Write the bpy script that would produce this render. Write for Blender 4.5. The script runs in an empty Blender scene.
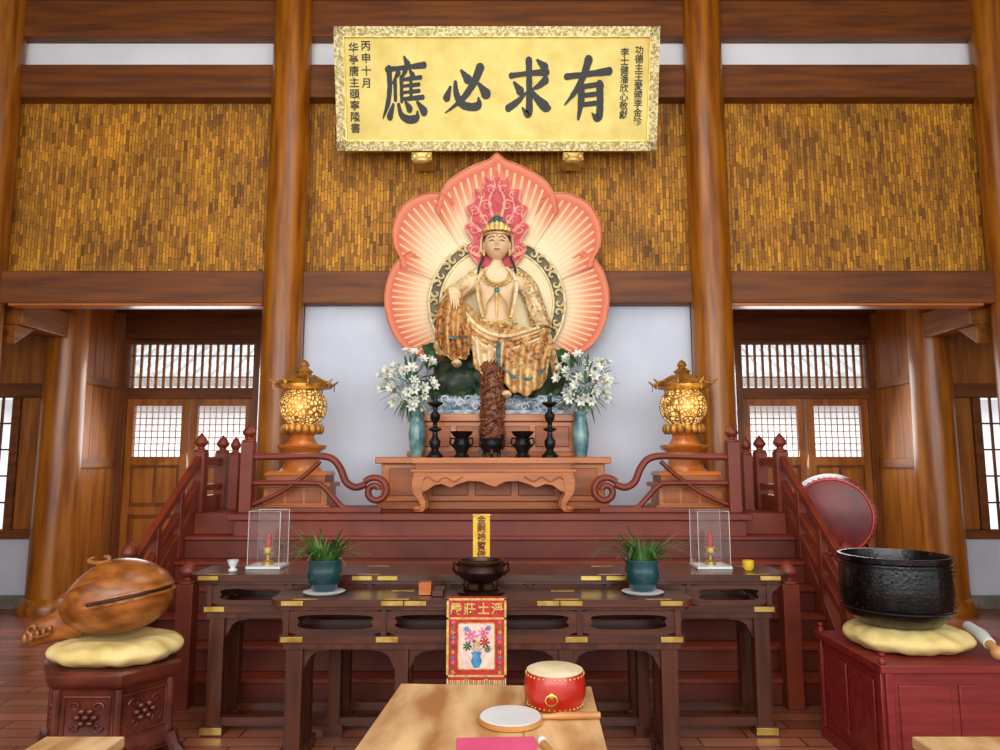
import bpy, bmesh, math, random
from mathutils import Vector, Matrix, noise
random.seed(7)
S=bpy.context.scene
S.view_settings.view_transform='Standard'
pi=math.pi
def H(h):
    h=h.lstrip('#'); c=[int(h[i:i+2],16)/255 for i in (0,2,4)]
    return tuple([(x/12.92 if x<=.04045 else ((x+.055)/1.055)**2.4) for x in c]+[1])
# ---------------------------------------------------------------- materials
def mat(name,c1,c2=None,rough=.5,metal=0,scale=5,st=(1,1,1),bump=0,emis=0,coat=0,detail=4,lo=.35,hi=.65):
    m=bpy.data.materials.new(name); m.use_nodes=True; N=m.node_tree.nodes; L=m.node_tree.links
    b=N['Principled BSDF']; b.inputs['Roughness'].default_value=rough; b.inputs['Metallic'].default_value=metal
    if coat: b.inputs['Coat Weight'].default_value=coat; b.inputs['Coat Roughness'].default_value=.15
    tc=N.new('ShaderNodeTexCoord'); mp=N.new('ShaderNodeMapping'); mp.inputs['Scale'].default_value=st
    L.new(tc.outputs['Object'],mp.inputs['Vector'])
    nz=N.new('ShaderNodeTexNoise'); nz.inputs['Scale'].default_value=scale; nz.inputs['Detail'].default_value=detail
    L.new(mp.outputs['Vector'],nz.inputs['Vector'])
    cr=N.new('ShaderNodeValToRGB'); cr.color_ramp.elements[0].position=lo; cr.color_ramp.elements[1].position=hi
    cr.color_ramp.elements[0].color=H(c1); cr.color_ramp.elements[1].color=H(c2 or c1)
    L.new(nz.outputs['Fac'],cr.inputs['Fac']); L.new(cr.outputs['Color'],b.inputs['Base Color'])
    if emis:
        L.new(cr.outputs['Color'],b.inputs['Emission Color']); b.inputs['Emission Strength'].default_value=emis
    if bump:
        bp=N.new('ShaderNodeBump'); bp.inputs['Strength'].default_value=bump; bp.inputs['Distance'].default_value=.02
        L.new(nz.outputs['Fac'],bp.inputs['Height']); L.new(bp.outputs['Normal'],b.inputs['Normal'])
    return m
WV=(7,7,.6); WH=(.6,7,7); WY=(7,.6,7)
m_col=mat('column_wood','#783f06','#a8650e',.36,0,2.2,WV,.05,coat=.15)
m_beam=mat('beam_wood','#5a2b04','#7a4208',.58,0,2.2,WH,.05,coat=.03)
m_beamy=mat('beam_wood_deep','#6c3806','#905412',.5,0,2.2,WY,.05,coat=.06)
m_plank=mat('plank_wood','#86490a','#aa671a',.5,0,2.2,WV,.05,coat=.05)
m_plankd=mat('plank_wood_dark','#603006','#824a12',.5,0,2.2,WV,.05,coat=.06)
m_white=mat('plaster_white','#c8d1e1','#d6deec',.85,0,1.5)
m_whitel=mat('plaster_strip','#e0e4ea','#ecf0f4',.85,0,1.5)
m_stone=mat('stone_base','#6f6860','#8a837a',.8,0,6)
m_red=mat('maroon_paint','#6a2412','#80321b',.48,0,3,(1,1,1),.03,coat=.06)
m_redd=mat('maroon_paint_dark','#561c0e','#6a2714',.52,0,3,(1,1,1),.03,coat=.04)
m_dark=mat('rosewood','#381508','#562811',.34,0,3,WH,.04,coat=.2)
m_darkv=mat('rosewood_v','#381508','#562811',.36,0,3,WV,.04,coat=.15)
m_brass=mat('brass','#b89440','#e0c46c',.3,.8,12)
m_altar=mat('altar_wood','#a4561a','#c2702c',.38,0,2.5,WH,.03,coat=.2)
m_altard=mat('altar_wood_dark','#8c4614','#aa5c20',.42,0,2.5,WH,.03)  # darker tone of altar wood for panels, plinths and mouldings
m_bronze=mat('dark_bronze','#0f1012','#26282a',.35,.5,14,(1,1,1),.1)
m_bronzeb=mat('brown_bronze','#241410','#4a2c1c',.35,.6,14,(1,1,1),.1)
m_gold=mat('gold_leaf','#b48c38','#ecce80',.38,.45,10,(1,1,1),.1)
m_lroof=mat('lantern_gilt_wood','#7a4c14','#bc8434',.4,.25,14,(1,1,1),.2)
m_goldp=mat('gold_pale','#d0b878','#f0e4b8',.45,.15,16,(1,1,1),.05)
m_ink_slit=mat('ink_and_slit_shade','#0a0a0a','#141210',.5)  # lettering ink, also the painted-in shade of the fish slit
m_inkr=mat('ink_red','#5a1408','#7a1c10',.5)
m_flesh=mat('statue_flesh','#dcb486','#f0d4aa',.5,0,6,(1,1,1),.02)
m_teal=mat('teal_enamel','#1c4a50','#3c7c80',.35,.1,20)
m_hair=mat('hair_dark','#141a24','#28303c',.5,0,20)
m_lip=mat('lip','#a04838','#b05444',.5)
m_flame=mat('flame_red','#b83040','#d4585c',.5,0,18,(1,1,1),.1)
m_flameb=mat('flame_pink','#dc7068','#f2ac94',.5,0,18,(1,1,1),.1)
m_rim=mat('petal_rim','#d8704a','#ec9c78',.5)
m_rock=mat('leafy_rock','#182820','#38482c',.5,0,9,(1,1,1),.5)
m_leafd=mat('lotus_leaf_dark','#20402a','#46683e',.45,0,9)
m_wave=mat('sea_wave','#446f8e','#cfd8da',.5,0,14,(1,1,2.5),.5)
m_cush=mat('cushion_yellow','#d0b66c','#ead490',.8,0,6,(1,1,1),.5)
m_fish=mat('mokugyo_wood','#743c10','#a8642a',.34,0,3,(3,3,7),.04,coat=.25)
m_stand=mat('carved_rosewood','#46190f','#6a2c1c',.4,0,8,(1,1,1),.2,coat=.2)
m_pot=mat('pot_teal','#12343c','#1f4c54',.25,0,5,coat=.5)
m_cer=mat('white_ceramic','#cfd4d6','#e4e8ea',.25)
m_leaf=mat('leaf_green','#2c5222','#5a8a3a',.5,0,10)
m_leaf2=mat('lily_leaf','#34583a','#6a9268',.5,0,10)
m_lily=mat('lily_white','#ccd8c8','#ecece6',.55,0,14)
m_vase=mat('vase_blue','#2a6270','#8ab0a8',.3,0,8,coat=.4)
m_candle=mat('candle_red','#a03020','#c85030',.5)
m_yel=mat('plaque_yellow','#d8a818','#ecc438',.5,0,8)
m_bred=mat('banner_red','#a81c20','#c83430',.7,0,30)
m_bgold=mat('banner_gold','#b89040','#e0c070',.6,0,50)
m_bcream=mat('banner_cream','#dcbcae','#eed8c8',.7,0,20)
m_pink=mat('lotus_pink','#d04878','#e88aa8',.6,0,20)
m_blue=mat('banner_blue','#3070a8','#50a0c8',.6,0,20)
m_tab=mat('light_plank','#a8703a','#e4be88',.45,0,1.3,(6,1.6,6),.05,lo=.36,hi=.62,coat=.12,detail=9)
m_drumr=mat('drum_red','#a01810','#c42c1c',.3,0,6,coat=.4)
m_drumd=mat('drum_maroon','#5a0810','#7c1016',.42,0,6,coat=.1)
m_skin=mat('drum_skin','#d2c098','#e6d8b4',.6,0,12)
m_pinkp=mat('pink_paper','#d04470','#e05a84',.7)
m_stick=mat('stick_wood','#a87038','#c89458',.4,0,6)
m_lat=mat('lattice_wood','#c8b49c','#e0cfb8',.6,0,6)
m_bowl=mat('singing_bowl_black','#07080a','#1c1e22',.22,.4,60,(1,1,1),.25,coat=.3,lo=.5,hi=.75)
m_cab=mat('cabinet_red','#6e1614','#842420',.45,0,4,WH,.04,coat=.1)
m_tile=mat('roof_tile','#9aa0a2','#c0c6c8',.7,0,3,(8,1,1))
m_soil=mat('soil','#2a1c14','#3a2a1e',.9)
m_stele=mat('carved_wood','#4a200e','#8a4a24',.4,0,30,(1,1,1),.5)
m_disc=mat('halo_disc','#dccf9e','#eadfb4',.5,0,3)
m_hole=mat('halo_recess','#5c5440','#7a7454',.6)
m_signg=mat('sign_gold','#c4ae56','#dac674',.45,.25,5,(1,1,1),.03,lo=.3,hi=.7)
m_signb=mat('sign_border','#a09050','#e0d2a0',.5,.2,34,(1,1,1),.4,lo=.45,hi=.55)

def nodes(name):
    m=bpy.data.materials.new(name); m.use_nodes=True
    return m,m.node_tree.nodes,m.node_tree.links
def robe_mat(name,cols,sc,ca,cb_,mixf=.5):
    m,N,L=nodes(name); b=N['Principled BSDF']; b.inputs['Roughness'].default_value=.45; b.inputs['Metallic'].default_value=.15
    tc=N.new('ShaderNodeTexCoord'); vo=N.new('ShaderNodeTexVoronoi'); vo.inputs['Scale'].default_value=sc; L.new(tc.outputs['Object'],vo.inputs['Vector'])
    sp=N.new('ShaderNodeSeparateColor'); L.new(vo.outputs['Color'],sp.inputs[0]); cr=N.new('ShaderNodeValToRGB'); cr.color_ramp.interpolation='CONSTANT'
    e=cr.color_ramp.elements; e[0].position=0; e[0].color=H(cols[0][1]); e[1].position=cols[1][0]; e[1].color=H(cols[1][1])
    for p,c in cols[2:]: q=e.new(p); q.color=H(c)
    L.new(sp.outputs[0],cr.inputs['Fac']); 
    nz=N.new('ShaderNodeTexNoise'); nz.inputs['Scale'].default_value=3.2; L.new(tc.outputs['Object'],nz.inputs['Vector'])
    c2=N.new('ShaderNodeValToRGB'); c2.color_ramp.elements[0].position=.44; c2.color_ramp.elements[1].position=.54; c2.color_ramp.elements[0].color=H(ca); c2.color_ramp.elements[1].color=H(cb_)
    L.new(nz.outputs['Fac'],c2.inputs['Fac'])
    mx=N.new('ShaderNodeMix'); mx.data_type='RGBA'; mx.inputs[0].default_value=mixf; L.new(cr.outputs['Color'],mx.inputs[6]); L.new(c2.outputs['Color'],mx.inputs[7]); L.new(mx.outputs[2],b.inputs['Base Color'])
    bp=N.new('ShaderNodeBump'); bp.inputs['Strength'].default_value=.35; bp.inputs['Distance'].default_value=.01; L.new(vo.outputs['Distance'],bp.inputs['Height']); L.new(bp.outputs['Normal'],b.inputs['Normal'])
    return m
m_robe=robe_mat('statue_robe',[(0,'#e6c88a'),(.4,'#b87c3c'),(.66,'#d8ae60'),(.84,'#7c3c1c'),(.92,'#34605c')],34,'#dcb878','#a86430')
m_robed=robe_mat('statue_robe_russet',[(0,'#dcae6c'),(.4,'#a4602c'),(.66,'#cc9c50'),(.84,'#6c3014'),(.92,'#2c5850')],34,'#cc9858','#984e20')
m_robec=robe_mat('statue_robe_cream',[(0,'#f0dcb4'),(.5,'#dcbc84'),(.85,'#c09050')],32,'#e8d0a2','#cca468')
m_robe2=robe_mat('statue_shawl',[(0,'#e4d2a8'),(.35,'#b88844'),(.6,'#dcb478'),(.8,'#305a58'),(.9,'#8a3e22')],40,'#d8ba84','#a06c34',.4)
# bark mosaic
m_bark,N,L=nodes('bark_mosaic'); b=N['Principled BSDF']; b.inputs['Roughness'].default_value=.65
tc=N.new('ShaderNodeTexCoord'); sp=N.new('ShaderNodeSeparateXYZ'); cb=N.new('ShaderNodeCombineXYZ')
L.new(tc.outputs['Object'],sp.inputs[0])
nw=N.new('ShaderNodeTexNoise'); nw.inputs['Scale'].default_value=18; L.new(tc.outputs['Object'],nw.inputs['Vector'])
nwm=N.new('ShaderNodeMath'); nwm.operation='MULTIPLY_ADD'; nwm.inputs[1].default_value=.02; L.new(nw.outputs['Fac'],nwm.inputs[0]); L.new(sp.outputs['X'],nwm.inputs[2])
fx_=N.new('ShaderNodeMath'); fx_.operation='DIVIDE'; fx_.inputs[1].default_value=.032; L.new(nwm.outputs[0],fx_.inputs[0])
fl_=N.new('ShaderNodeMath'); fl_.operation='FLOOR'; L.new(fx_.outputs[0],fl_.inputs[0])
wn=N.new('ShaderNodeTexWhiteNoise'); wn.noise_dimensions='1D'; L.new(fl_.outputs[0],wn.inputs['W'])
ad=N.new('ShaderNodeMath'); ad.operation='ADD'; L.new(wn.outputs['Value'],ad.inputs[0]); L.new(sp.outputs['Z'],ad.inputs[1])
L.new(ad.outputs[0],cb.inputs['X']); L.new(nwm.outputs[0],cb.inputs['Y'])
def brick(w,h,c1,c2,off,ms=.003):
    k=N.new('ShaderNodeTexBrick'); k.inputs['Scale'].default_value=1; k.inputs['Brick Width'].default_value=w; k.inputs['Row Height'].default_value=h
    k.inputs['Mortar Size'].default_value=ms; k.inputs['Color1'].default_value=H(c1); k.inputs['Color2'].default_value=H(c2); k.inputs['Mortar'].default_value=H('#442804')
    k.offset=off; k.offset_frequency=2; L.new(cb.outputs[0],k.inputs['Vector']); return k
k1=brick(.115,.032,'#744606','#e0a22a',0,.003)
k2=brick(.23,.064,'#603804','#e4a62c',0,.0015)
nz=N.new('ShaderNodeTexNoise'); nz.inputs['Scale'].default_value=2.2; nz.inputs['Detail'].default_value=12; nz.inputs['Roughness'].default_value=.75; L.new(tc.outputs['Object'],nz.inputs['Vector'])
mx=N.new('ShaderNodeMix'); mx.data_type='RGBA'; mx.inputs[0].default_value=.35; L.new(k1.outputs['Color'],mx.inputs[6]); L.new(k2.outputs['Color'],mx.inputs[7])
mx2=N.new('ShaderNodeMix'); mx2.data_type='RGBA'; mx2.blend_type='MULTIPLY'; mx2.inputs[0].default_value=.85
cr=N.new('ShaderNodeValToRGB'); cr.color_ramp.elements[0].color=(.52,.44,.33,1); cr.color_ramp.elements[1].color=(1.28,1.14,.82,1); cr.color_ramp.elements[0].position=.33; cr.color_ramp.elements[1].position=.65
L.new(nz.outputs['Fac'],cr.inputs['Fac']); L.new(mx.outputs[2],mx2.inputs[6]); L.new(cr.outputs['Color'],mx2.inputs[7]); L.new(mx2.outputs[2],b.inputs['Base Color'])
bp=N.new('ShaderNodeBump'); bp.inputs['Strength'].default_value=.6; bp.inputs['Distance'].default_value=.02; L.new(mx.outputs[2],bp.inputs['Height']); L.new(bp.outputs['Normal'],b.inputs['Normal'])
# floor
m_floor,N,L=nodes('floor_tiles'); b=N['Principled BSDF']; b.inputs['Roughness'].default_value=.27
tc=N.new('ShaderNodeTexCoord')
k=N.new('ShaderNodeTexBrick'); k.inputs['Scale'].default_value=1; k.inputs['Brick Width'].default_value=.6; k.inputs['Row Height'].default_value=.14; k.inputs['Mortar Size'].default_value=.006
k.inputs['Color1'].default_value=H('#80462e'); k.inputs['Color2'].default_value=H('#a06248'); k.inputs['Mortar'].default_value=H('#46291f')
L.new(tc.outputs['Object'],k.inputs['Vector']); L.new(k.outputs['Color'],b.inputs['Base Color'])
# petal material: uv x = angle, uv y = radius fraction
m_petal,N,L=nodes('aureole_petal'); b=N['Principled BSDF']; b.inputs['Roughness'].default_value=.5
uv=N.new('ShaderNodeUVMap'); sp=N.new('ShaderNodeSeparateXYZ'); L.new(uv.outputs[0],sp.inputs[0])
cr=N.new('ShaderNodeValToRGB'); e=cr.color_ramp.elements; e[0].position=.0; e[0].color=H('#e6d8a8'); e[1].position=1; e[1].color=H('#e4906a')
x=e.new(.54); x.color=H('#f2e2b8'); x=e.new(.70); x.color=H('#efcaa0'); x=e.new(.84); x.color=H('#e28c60'); x=e.new(.94); x.color=H('#d4603a')
L.new(sp.outputs['Y'],cr.inputs['Fac'])
mm=N.new('ShaderNodeMath'); mm.operation='MULTIPLY'; mm.inputs[1].default_value=640; L.new(sp.outputs['X'],mm.inputs[0])
sn=N.new('ShaderNodeMath'); sn.operation='SINE'; L.new(mm.outputs[0],sn.inputs[0])
gt=N.new('ShaderNodeMath'); gt.operation='GREATER_THAN'; gt.inputs[1].default_value=.55; L.new(sn.outputs[0],gt.inputs[0])
lt=N.new('ShaderNodeMath'); lt.operation='LESS_THAN'; lt.inputs[1].default_value=.94; L.new(sp.outputs['Y'],lt.inputs[0])
ml=N.new('ShaderNodeMath'); ml.operation='MULTIPLY'; L.new(gt.outputs[0],ml.inputs[0]); L.new(lt.outputs[0],ml.inputs[1])
m7=N.new('ShaderNodeMath'); m7.operation='MULTIPLY'; m7.inputs[1].default_value=.55; L.new(ml.outputs[0],m7.inputs[0])
mx=N.new('ShaderNodeMix'); mx.data_type='RGBA'; L.new(m7.outputs[0],mx.inputs[0]); L.new(cr.outputs['Color'],mx.inputs[6]); mx.inputs[7].default_value=H('#f8e6b8')
L.new(mx.outputs[2],b.inputs['Base Color'])
# lantern glow
m_glow,N,L=nodes('lantern_openwork'); b=N['Principled BSDF']
tc=N.new('ShaderNodeTexCoord'); vo=N.new('ShaderNodeTexVoronoi'); vo.feature='DISTANCE_TO_EDGE'; vo.inputs['Scale'].default_value=28; L.new(tc.outputs['Object'],vo.inputs['Vector'])
cr=N.new('ShaderNodeValToRGB'); cr.color_ramp.elements[0].position=.08; cr.color_ramp.elements[0].color=H('#4a2804'); cr.color_ramp.elements[1].position=.22; cr.color_ramp.elements[1].color=H('#ffd884')
L.new(vo.outputs['Distance'],cr.inputs['Fac']); b.inputs['Base Color'].default_value=H('#7a4a14'); L.new(cr.outputs['Color'],b.inputs['Emission Color']); b.inputs['Emission Strength'].default_value=1.2
# glass
m_glass,N,L=nodes('clear_glass'); 
for n in list(N):
    if n.type=='BSDF_PRINCIPLED': N.remove(n)
tr=N.new('ShaderNodeBsdfTransparent'); gl=N.new('ShaderNodeBsdfGlossy'); gl.inputs['Roughness'].default_value=.05; ms=N.new('ShaderNodeMixShader'); ms.inputs[0].default_value=.03
L.new(tr.outputs[0],ms.inputs[1]); L.new(gl.outputs[0],ms.inputs[2]); L.new(ms.outputs[0],N['Material Output'].inputs['Surface'])

# ---------------------------------------------------------------- builder
class O:
    def __init__(s,name): s.name=name; s.bm=bmesh.new(); s.mats=[]; s.M=Matrix(); s.uv=None
    def mi(s,m):
        if m not in s.mats: s.mats.append(m)
        return s.mats.index(m)
    def add(s,vs,fs,m,uvs=None):
        i=s.mi(m); V=[s.bm.verts.new(s.M@Vector(v)) for v in vs]
        if uvs and s.uv is None: s.uv=s.bm.loops.layers.uv.new('UVMap')
        for f in fs:
            try: F=s.bm.faces.new([V[j] for j in f])
            except ValueError: continue
            F.material_index=i; F.smooth=True
            if uvs:
                for l,j in zip(F.loops,f): l[s.uv].uv=uvs[j]
    def box(s,x0,x1,y0,y1,z0,z1,m,t=0):
        v=[(x0,y0,z0),(x1,y0,z0),(x1,y1,z0),(x0,y1,z0),(x0+t,y0+t,z1),(x1-t,y0+t,z1),(x1-t,y1-t,z1),(x0+t,y1-t,z1)]
        s.add(v,[(0,3,2,1),(4,5,6,7),(0,1,5,4),(1,2,6,5),(2,3,7,6),(3,0,4,7)],m)
    def lathe(s,c,prof,m,n=24,sx=1,sy=1,ph=0,cap=True):
        v=[];f=[]
        for r,z in prof:
            for i in range(n):
                a=2*pi*i/n+ph; v.append((c[0]+r*sx*math.cos(a),c[1]+r*sy*math.sin(a),c[2]+z))
        for j in range(len(prof)-1):
            for i in range(n):
                k=(i+1)%n; f.append((j*n+i,j*n+k,j*n+n+k,j*n+n+i))
        if cap:
            if prof[0][0]>1e-5: f.append(tuple(range(n))[::-1])
            if prof[-1][0]>1e-5: f.append(tuple((len(prof)-1)*n+i for i in range(n)))
        s.add(v,f,m)
    def tube(s,pts,r,m,n=8,fl=1.0,closed=False):
        P=[Vector(p) for p in pts]; K=len(P)
        R=r if isinstance(r,(list,tuple)) else [r]*K
        v=[];f=[]; up=None
        for i in range(K):
            if closed: t=(P[(i+1)%K]-P[i-1])
            else: t=P[min(i+1,K-1)]-P[max(i-1,0)]
            if t.length<1e-9: t=Vector((0,0,1))
            t.normalize()
            if up is None:
                up=Vector((0,-1,0)) if abs(t.y)<.9 else Vector((0,0,1))
            up=(up-t*up.dot(t))
            if up.length<1e-6: up=t.orthogonal()
            up.normalize(); sd=t.cross(up)
            for j in range(n):
                a=2*pi*(j+.5)/n; v.append(P[i]+(sd*math.cos(a)+up*math.sin(a)*fl)*R[i])
        for i in range(K if closed else K-1):
            i2=(i+1)%K
            for j in range(n):
                k=(j+1)%n; f.append((i*n+j,i*n+k,i2*n+k,i2*n+j))
        if not closed: f.append(tuple(range(n))[::-1]); f.append(tuple((K-1)*n+j for j in range(n)))
        s.add(v,f,m)
    def beam(s,p0,p1,w,h,m):
        p0=Vector(p0);p1=Vector(p1);t=(p1-p0).normalized(); up=Vector((0,0,1))
        if abs(t.z)>.95: up=Vector((0,1,0))
        sd=t.cross(up).normalized(); up=sd.cross(t)
        v=[]
        for p in (p0,p1):
            for a,b in ((-1,-1),(1,-1),(1,1),(-1,1)): v.append(p+sd*a*w/2+up*b*h/2)
        s.add(v,[(0,1,2,3)[::-1],(4,5,6,7),(0,1,5,4),(1,2,6,5),(2,3,7,6),(3,0,4,7)],m)
    def prism(s,poly,ax,a,b,m):
        n=len(poly)
        def P(p,d):
            return {'z':(p[0],p[1],d),'y':(p[0],d,p[1]),'x':(d,p[0],p[1])}[ax]
        v=[P(p,a) for p in poly]+[P(p,b) for p in poly]
        f=[tuple(range(n))[::-1],tuple(range(n,2*n))]+[(i,(i+1)%n,n+(i+1)%n,n+i) for i in range(n)]
        s.add(v,f,m)
    def ell(s,c,r,m,nu=20,nv=12,fn=None):
        v=[];f=[]
        for j in range(nv+1):
            t=pi*j/nv
            for i in range(nu):
                a=2*pi*i/nu; d=Vector((math.sin(t)*math.cos(a),math.sin(t)*math.sin(a),math.cos(t)))
                p=Vector((d.x*r[0],d.y*r[1],d.z*r[2]))
                if fn: p=fn(d,p)
                v.append(Vector(c)+p)
        for j in range(nv):
            for i in range(nu):
                k=(i+1)%nu; f.append((j*nu+i,j*nu+k,(j+1)*nu+k,(j+1)*nu+i)[::-1])
        s.add(v,f,m)
    def drape(s,top,bot,m,amp=.02,fr=5,nu=60,nv=18,belly=.04,ph=0,thick=.012,trim=True):
        T=catmull(top,12);B=catmull(bot,12)
        def at(P,u):
            q=u*(len(P)-1); i=min(int(q),len(P)-2); t=q-i; return Vector(P[i]).lerp(Vector(P[i+1]),t)
        G=[]
        for side in (0,1):
            for j in range(nv+1):
                v_=j/nv
                for i in range(nu+1):
                    u=i/nu; p=at(T,u).lerp(at(B,u),v_)
                    w=math.sin(2*pi*fr*u+ph+1.5*math.sin(v_*3)); w=math.copysign(abs(w)**.7,w); p.y+=-amp*(.25+.75*v_)*w*(1+.3*math.sin(u*17))-belly*math.sin(pi*v_)**.8+side*thick
                    p.z+=.3*amp*math.sin(2*pi*fr*u+ph+1)*v_
                    G.append(p)
        w=nu+1; K=w*(nv+1); F=[]
        for j in range(nv):
            for i in range(nu):
                a=j*w+i; F.append((a,a+1,a+w+1,a+w)); F.append((K+a,K+a+w,K+a+w+1,K+a+1))
        for i in range(nu): a=nv*w+i; F.append((a,a+1,K+a+1,K+a)); F.append((i,K+i,K+i+1,i+1))
        s.add(G,F,m)
        if trim: s.tube([G[nv*w+i]+Vector((0,-.002,0)) for i in range(0,nu+1,1)],.008,m_gold,6)
    def done(s,bevel=0,parent=None,sub=0,ang=40):
        bmesh.ops.remove_doubles(s.bm,verts=s.bm.verts,dist=1e-5)
        bmesh.ops.recalc_face_normals(s.bm,faces=s.bm.faces)
        me=bpy.data.meshes.new(s.name); s.bm.to_mesh(me); s.bm.free()
        for m in s.mats: me.materials.append(m)
        me.set_sharp_from_angle(angle=math.radians(ang))
        o=bpy.data.objects.new(s.name,me); S.collection.objects.link(o)
        if bevel:
            b=o.modifiers.new('bevel','BEVEL'); b.width=bevel; b.segments=2; b.limit_method='ANGLE'; b.angle_limit=math.radians(40)
        if parent: o.parent=parent
        return o
def catmull(P,n=8):
    P=[tuple(p) for p in P]; Q=[];P=[P[0]]+P+[P[-1]]
    for i in range(1,len(P)-2):
        for j in range(n):
            t=j/n; p0,p1,p2,p3=P[i-1],P[i],P[i+1],P[i+2]
            Q.append(tuple(.5*((2*p1[k])+(-p0[k]+p2[k])*t+(2*p0[k]-5*p1[k]+4*p2[k]-p3[k])*t*t+(-p0[k]+3*p1[k]-3*p2[k]+p3[k])*t**3) for k in range(len(p1))))
    Q.append(P[-2]); return Q
def empty(name):
    o=bpy.data.objects.new(name,None); S.collection.objects.link(o); return o
def text(body,size,M,m,parent,name,off=0,ls=1.0,ext=.002):
    c=bpy.data.curves.new(name,'FONT'); c.body=body; c.size=size; c.align_x='CENTER'; c.align_y='CENTER'; c.extrude=ext; c.offset=off; c.space_line=ls
    o=bpy.data.objects.new(name+'_tmp',c); S.collection.objects.link(o)
    dg=bpy.context.evaluated_depsgraph_get(); me=bpy.data.meshes.new_from_object(o.evaluated_get(dg))
    bpy.data.objects.remove(o); me.materials.clear(); me.materials.append(m)
    q=bpy.data.objects.new(name,me); S.collection.objects.link(q); q.matrix_world=M
    if parent: q.parent=parent
    return q
def skin(name,V,E,m,parent=None,sub=2,disp=None):
    me=bpy.data.meshes.new(name); me.from_pydata([v[0] for v in V],E,[]); o=bpy.data.objects.new(name,me); S.collection.objects.link(o)
    me.materials.append(m); md=o.modifiers.new('skin','SKIN'); md.use_smooth_shade=True
    for i,v in enumerate(V):
        r=v[1]; r=(r,r) if not isinstance(r,tuple) else r
        me.skin_vertices[0].data[i].radius=r
    me.skin_vertices[0].data[0].use_root=True
    sb=o.modifiers.new('sub','SUBSURF'); sb.levels=sub; sb.render_levels=sub
    if disp:
        sb.levels=4; sb.render_levels=4
        t=bpy.data.textures.new(name+'_t','WOOD'); t.wood_type='BANDNOISE'; t.noise_scale=.22; t.turbulence=6
        d=o.modifiers.new('folds','DISPLACE'); d.texture=t; d.strength=disp; d.mid_level=.5; d.texture_coords='LOCAL'
    if parent: o.parent=parent
    return o
# ---------------------------------------------------------------- room
o=O('floor'); o.box(-9,9,-3,16,-.1,0,m_floor); o.done()
o=O('ceiling'); o.box(-8,8,.5,7.4,6.75,6.9,m_beam)
for i in range(9): o.box(-7.6+i*1.9-.08,-7.6+i*1.9+.08,.5,6.9,6.6,6.75,m_beam)
o.done()
for sd,n in ((-1,'left'),(1,'right')):
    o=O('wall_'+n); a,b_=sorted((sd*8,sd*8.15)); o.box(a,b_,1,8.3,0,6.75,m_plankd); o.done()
o=O('wall_back_upper')
o.box(-8,8,7.16,7.3,3.5,5.36,m_bark); o.box(-8,8,7.14,7.3,5.68,6.02,m_whitel)
o.done()
o=O('wall_back_center'); o.box(-1.92,1.95,7.13,7.25,0,3.2,m_white); o.done()
o=O('trim_beams'); 
o.box(-8,8,6.98,7.28,3.17,3.5,m_beam); o.box(-8,8,7.02,7.3,5.34,5.7,m_beam); o.box(-8,8,7.0,7.3,6.0,6.4,m_beam); o.box(-8,8,6.95,7.3,6.44,6.75,m_beam)
for sd in (-1,1):
    o.box(min(sd*2.3,sd*4.8),max(sd*2.3,sd*4.8),6.96,7.1,3.14,3.17,m_altar)
o.done(.01)
for x in (-2.1,2.13,-5.09,5.12):
    o=O('column'); r=.2
    o.lathe((x,7.0,0),[(.25,0),(.26,.06),(.24,.14),(r+.01,.16),(r,2),(r-.01,6.75)],m_col,40); o.done()
for x in (-4.9,4.93):
    o=O('column'); r=.22
    o.lathe((x,8.15,0),[(.3,0),(.31,.06),(.27,.14),(r+.01,.16),(r,2),(r-.02,3.7)],m_col,40); o.done()
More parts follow.
